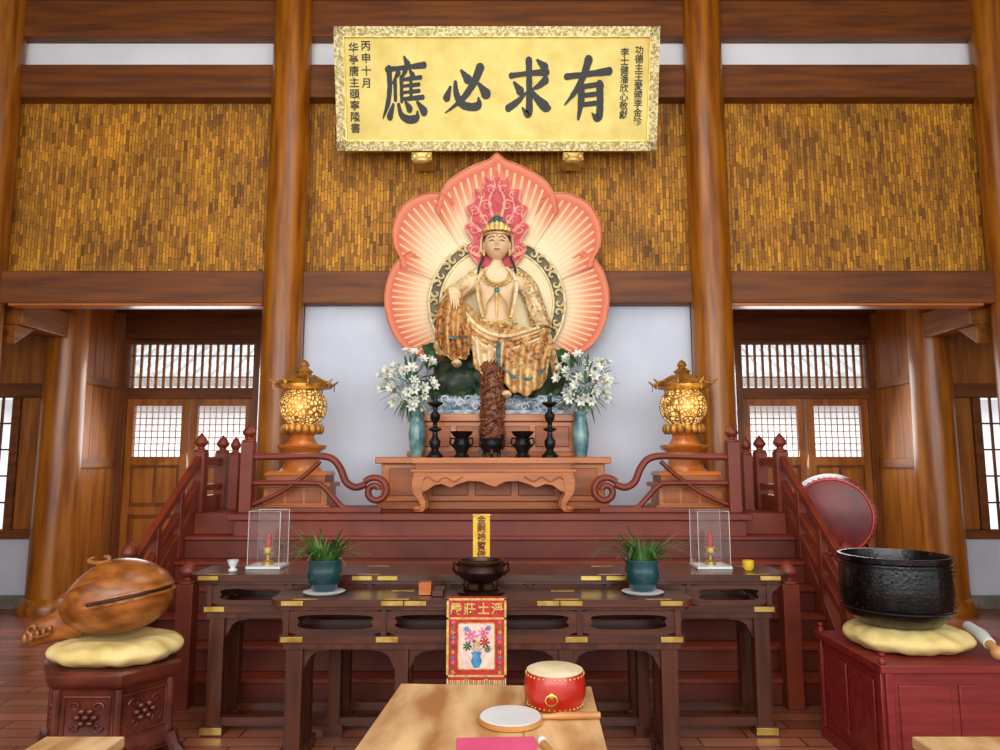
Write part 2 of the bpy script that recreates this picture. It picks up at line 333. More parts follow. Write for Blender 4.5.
for sd,n in ((-1,'left'),(1,'right')):
    X=lambda a:sd*a
    def bx(o,a,b,*r): o.box(min(sd*a,sd*b),max(sd*a,sd*b),*r)
    w0=3.1 if sd<0 else 3.12; w1=w0+1.79
    o=O('wall_side_'+n)
    y=8.36
    while y<9.26:
        bx(o,4.92,5.0,y,min(y+.195,9.6),0.0,3.62,m_plank); y+=.2
    bx(o,4.915,5.0,9.16,9.6,0,3.62,m_plank)
    bx(o,4.89,4.92,8.34,9.3,1.55,1.66,m_beamy); bx(o,4.89,4.92,8.34,9.3,2.55,2.65,m_beamy); bx(o,4.89,4.92,8.34,9.3,0,.2,m_beamy)
    bx(o,4.93,5.1,8.3,9.6,3.3,3.75,m_beamy)
    o.done(.004)
    o=O('wall_outer_'+n)
    bx(o,5.0,8,8.3,8.42,.14,.76,m_white); bx(o,5.0,8,8.24,8.44,0,.14,m_stone)
    bx(o,5.0,8,8.27,8.42,.76,.86,m_beam); bx(o,5.0,8,8.27,8.42,2.36,2.52,m_beam); bx(o,5.0,8,8.27,8.42,3.25,3.75,m_beam)
    bx(o,5.0,8,8.32,8.38,2.52,3.25,m_plank)
    bx(o,5.05,5.47,8.31,8.38,.86,2.36,m_plank); bx(o,5.47,5.56,8.27,8.42,.86,2.36,m_beam)
    for k in range(8): bx(o,5.70+k*.3,5.725+k*.3,8.33,8.36,.86,2.36,m_plankd)
    for k in range(4): bx(o,5.56,8,8.33,8.36,1.15+k*.3,1.17+k*.3,m_plankd)
    o.done(.006)
    o=O('ceiling_vestibule_'+n); bx(o,1.9,8,7.3,9.6,3.62,3.7,m_plank)
    for k in range(5): bx(o,1.9,8,7.5+k*.42,7.6+k*.42,3.54,3.62,m_beam)
    o.done()
    o=O('trim_tie_beam_'+n); bx(o,4.8,5.08,7.2,8.0,3.0,3.28,m_beamy)
    o.prism([(7.2,3.0),(7.5,3.0),(7.2,2.8)],'x',sd*4.86,sd*5.0,m_beamy); o.done(.01)
    o=O('wall_door_inner_'+n); bx(o,1.9,w0-.002,9.4,9.5,0,3.62,m_plank); o.done(.004)
    o=O('trim_lintel_'+n); bx(o,w0,w1,9.36,9.52,3.225,3.62,m_beam); o.done(.006)
    o=O('door_1' if sd<0 else 'door_2')
    Yd=9.4
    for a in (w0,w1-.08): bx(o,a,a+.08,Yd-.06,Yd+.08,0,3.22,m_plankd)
    bx(o,w0+.08,w1-.08,Yd-.04,Yd+.06,3.16,3.22,m_beam); bx(o,w0+.08,w1-.08,Yd-.06,Yd+.08,2.44,2.58,m_beam); 
    k=w0+.16
    while k<w1-.1:
        bx(o,k,k+.03,Yd-.0,Yd+.03,2.58,3.16,m_plank); k+=.1
    bx(o,w0+.08,w1-.08,Yd,Yd+.02,2.72,2.735,m_plank); bx(o,w0+.08,w1-.08,Yd,Yd+.02,3.0,3.015,m_plank)
    mid=(w0+w1)/2
    for a,b in ((w0+.08,mid-.012),(mid+.012,w1-.08)):
        bx(o,a,a+.09,Yd-.02,Yd+.05,0.02,2.44,m_plank); bx(o,b-.09,b,Yd-.02,Yd+.05,0.02,2.44,m_plank)
        for z0,z1 in ((.02,.16),(.95,1.05),(1.58,1.69),(2.35,2.44)): bx(o,a+.09,b-.09,Yd-.02,Yd+.05,z0,z1,m_plank)
        bx(o,a+.09,b-.09,Yd+.0,Yd+.02,.16,1.6,m_plankd)
        bx(o,a+.13,b-.13,Yd-.015,Yd+.01,.22,.9,m_plank); 
        q=(a+b)/2; bx(o,a+.12,q-.02,Yd-.012,Yd+.01,1.1,1.54,m_plank); bx(o,q+.02,b-.12,Yd-.012,Yd+.01,1.1,1.54,m_plank)
        n1=8
        for i in range(1,n1): 
            xx=a+.09+(b-a-.18)*i/n1; bx(o,xx-.007,xx+.007,Yd,Yd+.012,1.69,2.35,m_lat)
        for i in range(1,8):
            zz=1.69+.66*i/8; bx(o,a+.09,b-.09,Yd,Yd+.012,zz-.007,zz+.007,m_lat)
    o.done(.003)
# exterior
o=O('exterior_building'); o.box(-12,12,17,20,0,3.1,m_whitel)
o.prism([(15.8,3.5),(16,3.3),(19,5.0),(19,5.2)],'x',-12,12,m_tile)
for i in range(60): o.tube([(-12+i*.4,15.8,3.55),(-12+i*.4,19,5.25)],.07,m_tile,6)
o.done()
# ---------------------------------------------------------------- platform and stairs
PC=-.04
o=O('stepped_platform')
n=7; rz=1.2/n; ty=.158
for i in range(n-1):
    y0=5.05+ty*i; z=rz*(i+1)
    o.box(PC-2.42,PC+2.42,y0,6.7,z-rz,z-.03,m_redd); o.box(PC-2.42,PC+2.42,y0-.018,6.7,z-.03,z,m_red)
o.box(PC-2.42,PC+2.42,6.0,6.7,rz*6,1.2,m_red)
o.box(-1.82,1.85,6.7,7.12,0,1.2,m_red)
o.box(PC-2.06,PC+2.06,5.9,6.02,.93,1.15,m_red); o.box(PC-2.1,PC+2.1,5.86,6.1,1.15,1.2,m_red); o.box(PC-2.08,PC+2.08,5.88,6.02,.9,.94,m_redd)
for sd in (-1,1):
    P=[(5.0,0),(5.0,.2),(6.0,1.33),(6.7,1.33),(6.7,0)]
    o.prism(P,'x',PC+sd*2.42,PC+sd*2.49,m_red)
plat=o.done(.006)
def post(o,x,y,z0,z1,w=.05):
    o.box(x-w,x+w,y-w,y+w,z0,z1,m_red); 
    o.lathe((x,y,z1),[(w*1.15,0),(w*1.15,.015),(w*.6,.025),(w*.55,.04),(w*1.05,.065),(w*1.1,.085),(w*.7,.12),(0,.16)],m_red,14)
for sd,nm in ((-1,'l'),(1,'r')):
    o=O('balustrade'); c=PC
    xp=c+sd*2.02; yr=6.07
    post(o,xp,yr,1.2,1.78)
    xo=c+sd*2.44
    post(o,xo,6.12,1.2,1.7); post(o,c+sd*2.25,6.4,1.2,1.68,.04); post(o,xo,6.6,1.2,1.7)
    post(o,xo,5.02,0.0,.92); post(o,c+sd*2.02,5.0,0,.8,.055)
    for dz in (0,-.2,-.36):
        o.beam((xo,6.12,1.66+dz),(xo,5.02,.88+dz),.05,.06,m_red)
    o.beam((xo,6.12,1.62),(xo,6.65,1.62),.05,.06,m_red); o.beam((xo,6.12,1.4),(xo,6.65,1.4),.05,.05,m_red)
    for t in (.33,.66): o.box(xo-.03,xo+.03,6.12-1.1*t-.03,6.12-1.1*t+.03,1.2-1.0*t,1.64-.78*t,m_red)
    X=lambda a:c+sd*a
    pts=catmull([(X(2.0),yr,1.655),(X(1.75),yr,1.66),(X(1.45),yr,1.665),(X(1.32),yr,1.64),(X(1.25),yr,1.56),(X(1.2),yr,1.45),(X(1.12),yr,1.405),(X(1.035),yr,1.43)],5)
    cx_,cz_=X(.955),1.375
    o.tube(pts,.032,m_red,8); o.tube([(cx_+sd*r_*math.cos(a_),yr,cz_+r_*math.sin(a_)) for a_,r_ in [(pi*.22-i*pi*2*-1.35/33,.118*(1-i/44)) for i in range(34)]],.03,m_red,8)
    o.tube(catmull([(X(2.0),yr,1.44),(X(1.5),yr,1.44),(X(1.4),yr,1.42),(X(1.3),yr,1.32),(X(1.22),yr,1.24),(X(1.12),yr,1.225)],4),.024,m_red,8)
    o.tube(catmull([(X(1.98),yr,1.26),(X(1.75),yr,1.36),(X(1.55),yr,1.5),(X(1.42),yr,1.62)],4),.02,m_red,8)
    o.box(min(X(2.0),X(.9)),max(X(2.0),X(.9)),yr-.03,yr+.03,1.2,1.24,m_red)
    o.done(.004,parent=plat)
# ---------------------------------------------------------------- altar
o=O('altar_cabinet')
x0,x1=-1.04,1.0
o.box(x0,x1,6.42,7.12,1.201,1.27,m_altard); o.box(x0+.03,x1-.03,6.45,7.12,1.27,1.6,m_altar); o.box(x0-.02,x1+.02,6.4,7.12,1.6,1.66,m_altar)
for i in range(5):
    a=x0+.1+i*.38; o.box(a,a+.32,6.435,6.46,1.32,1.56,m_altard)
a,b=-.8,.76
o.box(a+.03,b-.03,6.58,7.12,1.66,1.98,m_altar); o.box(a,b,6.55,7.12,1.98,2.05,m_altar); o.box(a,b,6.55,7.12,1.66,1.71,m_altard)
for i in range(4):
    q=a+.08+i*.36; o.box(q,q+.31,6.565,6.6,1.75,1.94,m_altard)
o.done(.008)
o=O('offering_table')
a,b,y0,y1=-.7,.67,6.1,6.37; c=(a+b)/2
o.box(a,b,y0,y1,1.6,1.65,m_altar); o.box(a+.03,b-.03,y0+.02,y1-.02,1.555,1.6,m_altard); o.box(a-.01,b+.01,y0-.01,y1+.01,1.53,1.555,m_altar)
for yy in (y0,y1-.04):
    pr=[(.0,1.40),(.05,1.36),(.1,1.375),(.16,1.42),(.22,1.43),(.3,1.40),(.36,1.43),(.45,1.455),(.55,1.45),(.62,1.42),(.685,1.405)]
    P=[(a+.02,1.53)]+[(a+.03+u,z) for u,z in pr]+[(b-.03-u,z) for u,z in pr[::-1][1:]]+[(b-.02,1.53)]
    o.prism(P[::-1],'y',yy,yy+.035,m_altar)
    for sd,xx in ((1,a),(-1,b)):
        q=[(.02,1.53),(.0,1.45),(.01,1.36),(.055,1.3),(.08,1.26),(.06,1.225),(.02,1.202),(.10,1.202),(.125,1.24),(.12,1.29),(.09,1.35),(.09,1.42),(.12,1.53)]
        o.prism([(xx+sd*u,z) for u,z in q],'y',yy-.005,yy+.045,m_altar)
        o.ell((xx+sd*.05,yy+.02,1.23),(.045,.035,.028),m_altar)
    for sd,xx in ((1,a),(-1,b)):
        o.tube([(xx+sd*(.1+.03*i),yy-.002,1.47+.02*math.sin(i*1.3)) for i in range(12)],.008,m_altard,6)
o.done(.004)
def candlestick(x,y,z):
    o=O('bronze_candlestick')
    o.lathe((x,y,z),[(.07,0),(.072,.02),(.05,.04),(.03,.07),(.045,.1),(.05,.14),(.025,.18),(.022,.22),(.055,.235),(.058,.25),(.02,.265),(.02,.3),(.042,.33),(.045,.37),(.02,.4),(.02,.43),(.065,.46),(.068,.475),(.02,.48),(.018,.53),(0,.535)],m_bronze,20)
    o.done()
candlestick(-.52,6.24,1.651); candlestick(.47,6.24,1.651)
for x in (-.29,.235):
    o=O('bronze_vase')
    o.lathe((x,6.24,1.651),[(.06,0),(.065,.015),(.045,.04),(.06,.07),(.078,.11),(.06,.15),(.05,.165),(.085,.2),(.1,.225),(.09,.225),(.045,.17),(0,.165)],m_bronze,24)
    for sd in (-1,1): o.tube([(x+sd*.05,6.24,1.81),(x+sd*.09,6.24,1.82),(x+sd*.1,6.24,1.78),(x+sd*.07,6.24,1.74)],.01,m_bronze,6)
    o.done()
o=O('tripod_censer')
o.lathe((-.03,6.22,1.655),[(.0,.04),(.06,.045),(.1,.08),(.105,.11),(.085,.14),(.09,.16),(.08,.16),(.05,.12),(0,.12)],m_bronze,24)
for i in range(3):
    a=i*2*pi/3+pi/6; o.tube([(-.03+.06*math.cos(a),6.22+.06*math.sin(a),1.72),(-.03+.075*math.cos(a),6.22+.075*math.sin(a),1.68),(-.03+.06*math.cos(a),6.22+.06*math.sin(a),1.655)],[.022,.016,.012],m_bronze,8)
for sd in (-1,1): o.tube([(-.03+sd*.09,6.22,1.79),(-.03+sd*.1,6.22,1.85),(-.03+sd*.07,6.22,1.84)],.01,m_bronze,6)
o.done()
o=O('carved_dragon_stele'); cx,cy=-.03,6.475
o.box(cx-.12,cx+.12,cy-.065,cy+.065,1.662,1.72,m_stele)
o.lathe((cx,cy,1.72),[(.1,0),(.095,.1),(.1,.3),(.105,.5),(.095,.66),(.06,.76),(0,.79)],m_stele,20,1,.55)
rnd=random.Random(3)
for k in range(2):
    pts=[(cx+.1*(1-.1*i/40)*math.cos(i*.36+k*pi),cy+.055*math.sin(i*.36+k*pi)-.005,1.76+i*.017) for i in range(40)]
    o.tube(pts,[.02-.0002*i for i in range(40)],m_stele,7)
for i in range(200):
    a=rnd.uniform(pi,2*pi); z=rnd.uniform(1.74,2.46); rr=.108*(1-.1*(z-1.74)/.7)
    o.ell((cx+rr*math.cos(a),cy+.055*math.sin(a),z),(rnd.uniform(.008,.022),.018,rnd.uniform(.01,.025)),m_stele,8,5)
for i in range(7):
    a=(i-3)*.35; o.tube([(cx+.05*math.sin(a),cy,2.38),(cx+.11*math.sin(a),cy,2.46+.03*math.cos(a)),(cx+.09*math.sin(a+.3),cy,2.51+.03*math.cos(a))],[.035,.025,.003],m_stele,6)
o.done()
# ---------------------------------------------------------------- statue
st=empty('guanyin_statue')
AC=(.01,6.955,3.17)
def RR(pts):
    A=sorted([(math.atan2(x,z),math.hypot(x,z)) for x,z in pts])
    def f(t):
        for (a,ra),(b,rb) in zip(A,A[1:]):
            if a<=t<=b:
                u=(t-a)/(b-a+1e-9); return ra+(rb-ra)*u
        return A[0][1] if t<A[0][0] else A[-1][1]
    return f,A[0][0],A[-1][0]
o=O('lotus_aureole')
def petal(pts,dy):
    P=catmull(pts); f,a0,a1=RR(P); n=70; m=20; v=[];uvs=[];F=[]
    for j in range(m+1):
        q=j/m
        for i in range(n+1):
            t=a0+(a1-a0)*i/n; r=f(t)*q; u=i/n
            y=-.07*q**5-.015*q*math.sin(pi*u)+dy*min(1,q*1.4)
            v.append((AC[0]+r*math.sin(t),AC[1]+y,AC[2]+r*math.cos(t)))
            uvs.append((t/(2*pi),q))
    for j in range(m):
        for i in range(n):
            a=j*(n+1)+i; F.append((a,a+1,a+n+2,a+n+1))
    o.add(v,F,m_petal,uvs)
    rim=[v[m*(n+1)+i] for i in range(n+1)]; o.tube(rim,.009,m_rim,6)
low=[(.84,.50),(.92,.45),(.98,.39),(1.05,.26),(1.09,.02),(1.02,-.28),(.86,-.48),(.66,-.55),(.45,-.6),(.2,-.62),(.002,-.62)]
mid_=[(.44,1.02),(.56,1.08),(.72,1.07),(.91,.96),(1.01,.76),(1.01,.56),(.94,.42),(.93,.34)]
top=[(-.60,.9),(-.57,1.04),(-.48,1.2),(-.27,1.34),(-.08,1.42),(0,1.49),(.08,1.42),(.27,1.34),(.48,1.2),(.57,1.04),(.60,.9)]
for sd in (-1,1):
    petal([(sd*x,z) for x,z in low],0)
    petal([(sd*x,z) for x,z in mid_],-.015)
petal(top,-.025)
o.done(parent=st,ang=60)
o=O('halo_ring'); c=(.01,6.885,3.15)
def ring(R,r,m,nn=72): o.tube([(c[0]+R*math.cos(2*pi*i/nn),c[1],c[2]+R*math.sin(2*pi*i/nn)) for i in range(nn)],r,m,8,closed=True)
o.prism([(c[0]+.56*math.cos(2*pi*i/64),c[2]+.56*math.sin(2*pi*i/64)) for i in range(64)],'y',c[1]+.0,c[1]+.02,m_disc)
ring(.66,.014,m_goldp); ring(.55,.014,m_goldp)
v=[];F=[]
for i in range(72):
    a=2*pi*i/72; v+= [(c[0]+.55*math.cos(a),c[1]+.015,c[2]+.55*math.sin(a)),(c[0]+.66*math.cos(a),c[1]+.015,c[2]+.66*math.sin(a))]
o.add(v,[(2*i,2*i+1,(2*i+3)%144,(2*i+2)%144) for i in range(72)],m_hole)
for i in range(40):
    a=2*pi*i/40; pc=Vector((c[0]+.605*math.cos(a),c[1]-.005,c[2]+.605*math.sin(a)))
    s_=1 if i%2 else -1
    o.tube([pc+Vector((math.cos(a+s_*t*.5),0,math.sin(a+s_*t*.5)))*(.045-.0035*t) for t in range(11)],[.016-.0009*t for t in range(11)],m_goldp,6)
o.done(parent=st)
# flame plume behind head: carved plaque with low-relief swirls
o=O('flame_mandorla')
hf=[(.15,3.50),(.22,3.57),(.28,3.68),(.23,3.74),(.25,3.80),(.31,3.90),(.26,3.95),(.26,4.0),(.30,4.10),(.24,4.13),(.22,4.18),(.23,4.28),(.16,4.28),(.13,4.32),(.12,4.41),(.06,4.38),(.02,4.42)]
R_=catmull([(x,z) for x,z in hf],4); out=[(.01+x,z) for x,z in R_]+[(.01,4.49)]+[(.01-x,z) for x,z in R_[::-1]]
o.prism(out,'y',6.845,6.872,m_flame)
o.tube([(x,6.845,z) for x,z in out],.010,m_flameb,6)
def swirl(x,z,R,a0,sg,m,w=.014,turn=1.5,y=6.838):
    pts=[(x+sg*R*(1-i/30)*math.cos(a0+turn*2*pi*i/24),y,z+R*(1-i/30)*math.sin(a0+turn*2*pi*i/24)) for i in range(24)]
    o.tube(pts,[w*(1-i/32) for i in range(24)],m,6,.7)
for sd in (-1,1):
    for x,z,R in ((.20,3.66,.045),(.22,3.87,.055),(.13,3.97,.05),(.22,4.06,.05),(.10,4.12,.055),(.16,4.22,.045),(.06,4.28,.045)):
        swirl(.01+sd*x,z,R,.6,sd,m_flameb,.013)
        swirl(.01+sd*x,z,R*1.25,2.2,sd,m_lip,.006,.6,6.842)
    for x0_,z0_,x1_,z1_ in ((.08,3.9,.18,4.3),(.15,3.85,.27,4.1),(.04,4.0,.05,4.42),(.16,3.6,.27,3.72)):
        P=catmull([(.01+sd*x0_,6.838,z0_),(.01+sd*(x0_*.4+x1_*.6+.03),6.836,z0_*.6+z1_*.4),(.01+sd*(x1_-.03),6.836,z0_*.25+z1_*.75),(.01+sd*x1_,6.84,z1_)],5); o.tube(P,[.016*(1-i/len(P))+.003 for i in range(len(P))],m_flameb,6,.6)
P=[(.01+.155*math.sin(t),6.836,3.72+.2*math.cos(t)) for t in [-2.1+i*4.2/30 for i in range(31)]]; o.tube(P,.012,m_goldp,6)
o.done(parent=st)
o=O('rock_seat')
def rk(d,p):
    k=noise.fractal(d*3.1,1,2,4)*.2
    return p*(1+k)
o.ell((0,6.85,2.46),(.52,.24,.34),m_rock,40,28,rk)
o.ell((-.34,6.8,2.37),(.27,.2,.22),m_rock,28,18,rk); o.ell((.38,6.8,2.42),(.28,.2,.26),m_rock,28,18,rk)
rnd=random.Random(11)
for i in range(54):
    x=rnd.uniform(-.66,.70); z=rnd.uniform(2.26,2.74)-.1*abs(x); y=6.60+rnd.uniform(-.03,.03)+.25*abs(x); R=rnd.uniform(.05,.1); tl=rnd.uniform(-.5,.5)
    v=[(x,y,z)]
    for k in range(18):
        a=2*pi*k/18; q=R*(1+.12*math.sin(5*a)); v.append((x+q*math.cos(a),y-.01+.03*math.cos(3*a),z+q*math.sin(a)*.8+tl*q*math.cos(a)))
    o.add(v,[(0,1+k,1+(k+1)%18) for k in range(18)],m_leafd)
o.done(parent=st)
o=O('sea_waves')
def wv(d,p):
    q=p*(1+.12*math.sin(d.x*22+d.z*9)+.05*math.sin(d.x*51)); q.z=max(-.10,q.z); return q
for x,z,rx,rz_ in ((-.4,2.155,.2,.10),(-.12,2.155,.25,.11),(.18,2.155,.25,.10),(.45,2.155,.2,.10)):
    o.ell((x,6.76,z),(rx,.15,rz_),m_wave,36,20,wv)
for i in range(16):
    x=-.55+i*.074; zz=2.15+.04*math.sin(i*2.1)
    o.tube([(x+(.045-.004*t)*math.cos(t*.7),6.6+.08*abs(x)-.005,zz+(.045-.004*t)*math.sin(t*.7)) for t in range(10)],.009,m_cer if i%2 else m_wave,6)
o.box(-.62,.62,6.62,7.08,2.052,2.09,m_wave)
o.done(parent=st)
T=[((0,6.82,2.82),(.18,.13)),((0,6.82,2.97),(.15,.105)),((.0,6.82,3.13),(.178,.115)),((.005,6.82,3.27),(.205,.125)),((.01,6.83,3.38),(.14,.1)),((.01,6.82,3.48),(.064,.064)),((.01,6.81,3.6),(.06,.06)),
 ((-.20,6.84,3.365),.092),((-.29,6.81,3.29),.082),((-.41,6.74,3.20),.064),((-.44,6.68,3.14),.056),((-.42,6.55,3.17),.046),((-.40,6.46,3.185),.03),
 ((.22,6.84,3.365),.092),((.31,6.83,3.28),.082),((.37,6.84,3.1),.064),((.41,6.82,2.98),.056),((.44,6.74,2.86),.044),((.46,6.68,2.78),.03)]
E=[(0,1),(1,2),(2,3),(3,4),(4,5),(5,6),(4,7),(7,8),(8,9),(9,10),(10,11),(11,12),(4,13),(13,14),(14,15),(15,16),(16,17),(17,18)]
skin('torso',T,E,m_flesh,st,2)
Lg=[((0,6.83,2.70),(.24,.2)),((0,6.83,2.86),(.19,.15)),
 ((-.2,6.74,2.84),.145),((-.33,6.62,3.01),.12),((-.40,6.56,3.06),.105),((-.40,6.56,2.87),.10),((-.36,6.57,2.68),.095),((-.33,6.57,2.56),.08),
 ((.18,6.74,2.72),.155),((.35,6.62,2.72),.13),((.41,6.56,2.68),.12),((.33,6.56,2.52),.105),((.2,6.56,2.38),.1),((.12,6.56,2.28),.09),((0,6.68,2.55),.11)]
E=[(0,1),(0,2),(2,3),(3,4),(4,5),(5,6),(6,7),(0,8),(8,9),(9,10),(10,11),(11,12),(12,13),(0,14)]
skin('robe',Lg,E,m_robe,st,3,disp=.012)
o=O('robe_folds_and_ornaments')
o.drape([(-.53,6.55,3.06),(-.42,6.46,3.14),(-.30,6.50,3.08),(-.20,6.60,2.92)],[(-.55,6.50,2.70),(-.44,6.46,2.56),(-.32,6.47,2.54),(-.24,6.50,2.58)],m_robed,.036,3.3,belly=.05)
o.drape([(.04,6.60,2.84),(.2,6.58,2.86),(.38,6.50,2.82),(.53,6.56,2.72)],[(.02,6.47,2.40),(.14,6.44,2.26),(.30,6.45,2.22),(.46,6.5,2.36)],m_robe,.038,4,ph=1)
o.drape([(-.24,6.60,2.96),(-.08,6.63,2.84),(.1,6.61,2.84)],[(-.2,6.50,2.50),(-.07,6.47,2.36),(.06,6.48,2.44)],m_robec,.030,3,ph=2)
def fold(pts,r,m): 
    P=catmull([tuple(p) for p in pts],6); n=len(P); o.tube(P,[r*(.5+.5*math.sin(pi*min(1,.15+.85*i/n)))+.003 for i in range(n)],m,8,.6)
for i in range(6):
    fold([(-.36+.01*i,6.50,3.08-.065*i),(-.16,6.535,2.85-.05*i),(.08,6.525,2.76-.045*i),(.40,6.455,2.83-.035*i)],.016,(m_robec,m_robe,m_robed)[i%3])
fold([(-.50,6.50,2.80),(-.44,6.41,2.74),(-.34,6.42,2.72),(-.25,6.49,2.76)],.010,m_teal)
fold([(.06,6.45,2.46),(.16,6.42,2.38),(.32,6.42,2.36),(.47,6.47,2.48)],.010,m_teal)
fold([(-.2,6.73,2.93),(-.1,6.70,2.89),(.05,6.70,2.89),(.2,6.74,2.94)],.045,m_robe2); fold([(-.18,6.72,2.96),(-.05,6.70,2.93),(.05,6.70,2.93),(.19,6.73,2.97)],.012,m_gold)
fold([(.02,6.68,2.88),(.04,6.58,2.76),(.02,6.47,2.62),(.03,6.43,2.46)],.014,m_teal)
def sleeve(path,w,m,n=22,rip=.07):
    P=catmull(path,6); v=[];K=len(P)
    for i,p in enumerate(P):
        a=Vector(P[max(0,i-1)]);b=Vector(P[min(K-1,i+1)]); t=(b-a).normalized(); up=Vector((0,-1,0)); up=(up-t*up.dot(t)).normalized(); sd=t.cross(up)
        r=w[0]+(w[1]-w[0])*i/(K-1)
        for j in range(n):
            an=pi*1.3*(j/(n-1)-.5); rr=r*(1+rip*math.sin(j*1.9+i*.25)); v.append(Vector(p)+(sd*math.sin(an)+up*math.cos(an))*rr)
    F=[(i*n+j,i*n+j+1,(i+1)*n+j+1,(i+1)*n+j) for i in range(K-1) for j in range(n-1)]
    o.add(v,F,m)
sleeve([(-.12,6.83,3.43),(-.21,6.84,3.38),(-.30,6.81,3.29),(-.39,6.75,3.21),(-.43,6.70,3.15)],(.082,.088),m_robec)
sleeve([(.14,6.83,3.43),(.23,6.84,3.38),(.32,6.83,3.27),(.38,6.84,3.1),(.42,6.82,2.96),(.45,6.76,2.84)],(.084,.094),m_robe2)
o.drape([(-.53,6.70,3.16),(-.46,6.64,3.14),(-.40,6.66,3.12)],[(-.58,6.7,2.70),(-.53,6.66,2.60),(-.47,6.62,2.62)],m_robec,.015,2,30)
o.drape([(.36,6.72,2.98),(.44,6.70,2.92),(.5,6.74,2.9)],[(.46,6.64,2.46),(.53,6.62,2.40),(.6,6.66,2.44)],m_robe2,.015,2,30)
for sd in (-1,1):
    fold([(.01+sd*.09,6.76,3.47),(.01+sd*.18,6.72,3.34),(.01+sd*.17,6.71,3.14),(.01+sd*.13,6.70,2.97)],.018,m_robec)
    fold([(.01+sd*.12,6.81,3.66),(.01+sd*.14,6.79,3.56),(.01+sd*.17,6.75,3.47),(.01+sd*.18,6.72,3.40)],.010,m_hair)
    o.ell((.01+sd*.24,6.77,3.40),(.028,.02,.028),m_gold,10,8)
def torus(c,R,r,m,ax): 
    M=Vector(ax).to_track_quat('Z','Y').to_matrix(); o.tube([Vector(c)+M@Vector((R*math.cos(t),R*math.sin(t),0)) for t in [k*2*pi/20 for k in range(20)]],r,m,6,closed=True)
torus((-.415,6.53,3.172),.050,.011,m_gold,(.2,-1,.1)); torus((.45,6.71,2.82),.048,.011,m_gold,(.3,-.8,-.9))
for R,dz,r in ((.12,3.42,.011),(.15,3.40,.008)):
    pts=[(.01+R*math.cos(t),6.73-.025*abs(math.sin(t)),dz-.12*abs(math.sin(t))) for t in [pi*k/16 for k in range(17)]]
    o.tube(pts,r,m_gold,6)
    for k in range(1,16,2): o.ell(pts[k],(.013,.010,.016),m_gold,8,6)
fold([(.01,6.69,3.27),(.01,6.685,3.2),(.01,6.695,3.1),(.01,6.705,2.98)],.009,m_gold); o.ell((.01,6.685,3.23),(.024,.013,.028),m_teal,12,8)
for sd in (-1,1):
    o.tube(catmull([(.01+sd*.02,6.685,3.2),(.01+sd*.09,6.695,3.1),(.01+sd*.11,6.705,3.0)],5),.006,m_gold,6)
for x,y,z in ((-.35,6.44,2.50),(.10,6.45,2.22)):
    o.ell((x,y+.03,z),(.045,.1,.038),m_flesh,16,10)
    for k in range(5): o.ell((x-.034+k*.017,y-.065+.006*abs(k-1),z-.008),(.0095,.022,.012),m_flesh,8,6)
def hand(p,fwd,side,down):
    p=Vector(p);fwd=Vector(fwd).normalized();side=Vector(side).normalized();down=Vector(down).normalized()
    for k in range(4):
        q=(k-1.5)*.02; o.tube([p+side*q*.7-fwd*.01,p+side*q+fwd*.07],[.016,.014],m_flesh,8)
    for k in range(4):
        q=(k-1.5)*.021; Ln=[.075,.09,.085,.065][k]; b=p+side*q+fwd*.07
        o.tube([b,b+fwd*Ln*.4+down*Ln*.1,b+fwd*Ln*.75+down*Ln*.38,b+fwd*Ln*.9+down*Ln*.75],[.0115,.0105,.0095,.006],m_flesh,8)
    b=p+side*-.035+fwd*.02; o.tube([p-side*.015,b,b-side*.02+fwd*.035+down*.01,b-side*.022+fwd*.06+down*.03],[.015,.0135,.011,.007],m_flesh,8)
hand((-.395,6.44,3.185),(.2,-.35,-.85),(-1,0,-.15),(0,.3,-1))
hand((.46,6.67,2.775),(0,-.9,-.5),(-1,.2,0),(0,-.3,-1))
o.done(parent=st)
# head
o=O('head')
hc=Vector((.01,6.79,3.70))
def hd(d,p):
    x,y,z=d
    w=1-.22*max(0,-z)**1.6
    p=Vector((p.x*w,p.y,p.z))
    if y<0:
        p.y+=-.030*math.exp(-(x/.12)**2-((z+.16)/.15)**2)-.014*math.exp(-(x/.08)**2-((z-.08)/.22)**2)
        for sx in (-1,1): p.y+=.012*math.exp(-((x-sx*.38)/.2)**2-((z-.06)/.13)**2)
        p.y-=.008*math.exp(-(x/.25)**2-((z+.5)/.1)**2); p.y-=.010*math.exp(-(x/.25)**2-((z+.82)/.12)**2)
    return p
o.ell(hc,(.124,.13,.155),m_flesh,56,40,hd)
fy=6.79-.13
for sd in (-1,1):
    e=[(.01+sd*(.022+.052*t),fy+.010+.022*t*t,3.708+.009*math.sin(pi*t)) for t in [k/6 for k in range(7)]]
    o.tube(e,.0045,m_hair,6)
    e=[(p[0],p[1]+.002,p[2]-.006-.005*math.sin(pi*k/6)) for k,p in enumerate(e)]; o.tube(e,.0035,m_cer,6)
    e=[(.01+sd*(.018+.064*t),fy+.004+.026*t*t,3.738+.017*math.sin(pi*min(1,t*1.1))) for t in [k/6 for k in range(7)]]; o.tube(e,.0035,m_hair,6)
    o.ell((.01+sd*.122,6.79,3.69),(.014,.028,.045),m_flesh,12,8); o.ell((.01+sd*.123,6.785,3.63),(.012,.018,.04),m_flesh,12,8)
    o.ell((.01+sd*.124,6.77,3.6),(.012,.012,.018),m_gold,10,6)
o.tube([(.01+(t-.5)*.056,fy+.002+.02*abs(t-.5),3.626-.004*math.cos((t-.5)*12)) for t in [k/8 for k in range(9)]],[.002,.005,.007,.0075,.006,.0075,.007,.005,.002],m_lip,8)
o.ell((.01,fy-.002,3.757),(.006,.005,.008),m_lip,8,6)
def hr(d,p): return p if not(d.y<-.2 and d.z<.3) else Vector((p.x*.9,p.y*.75,p.z*.9))
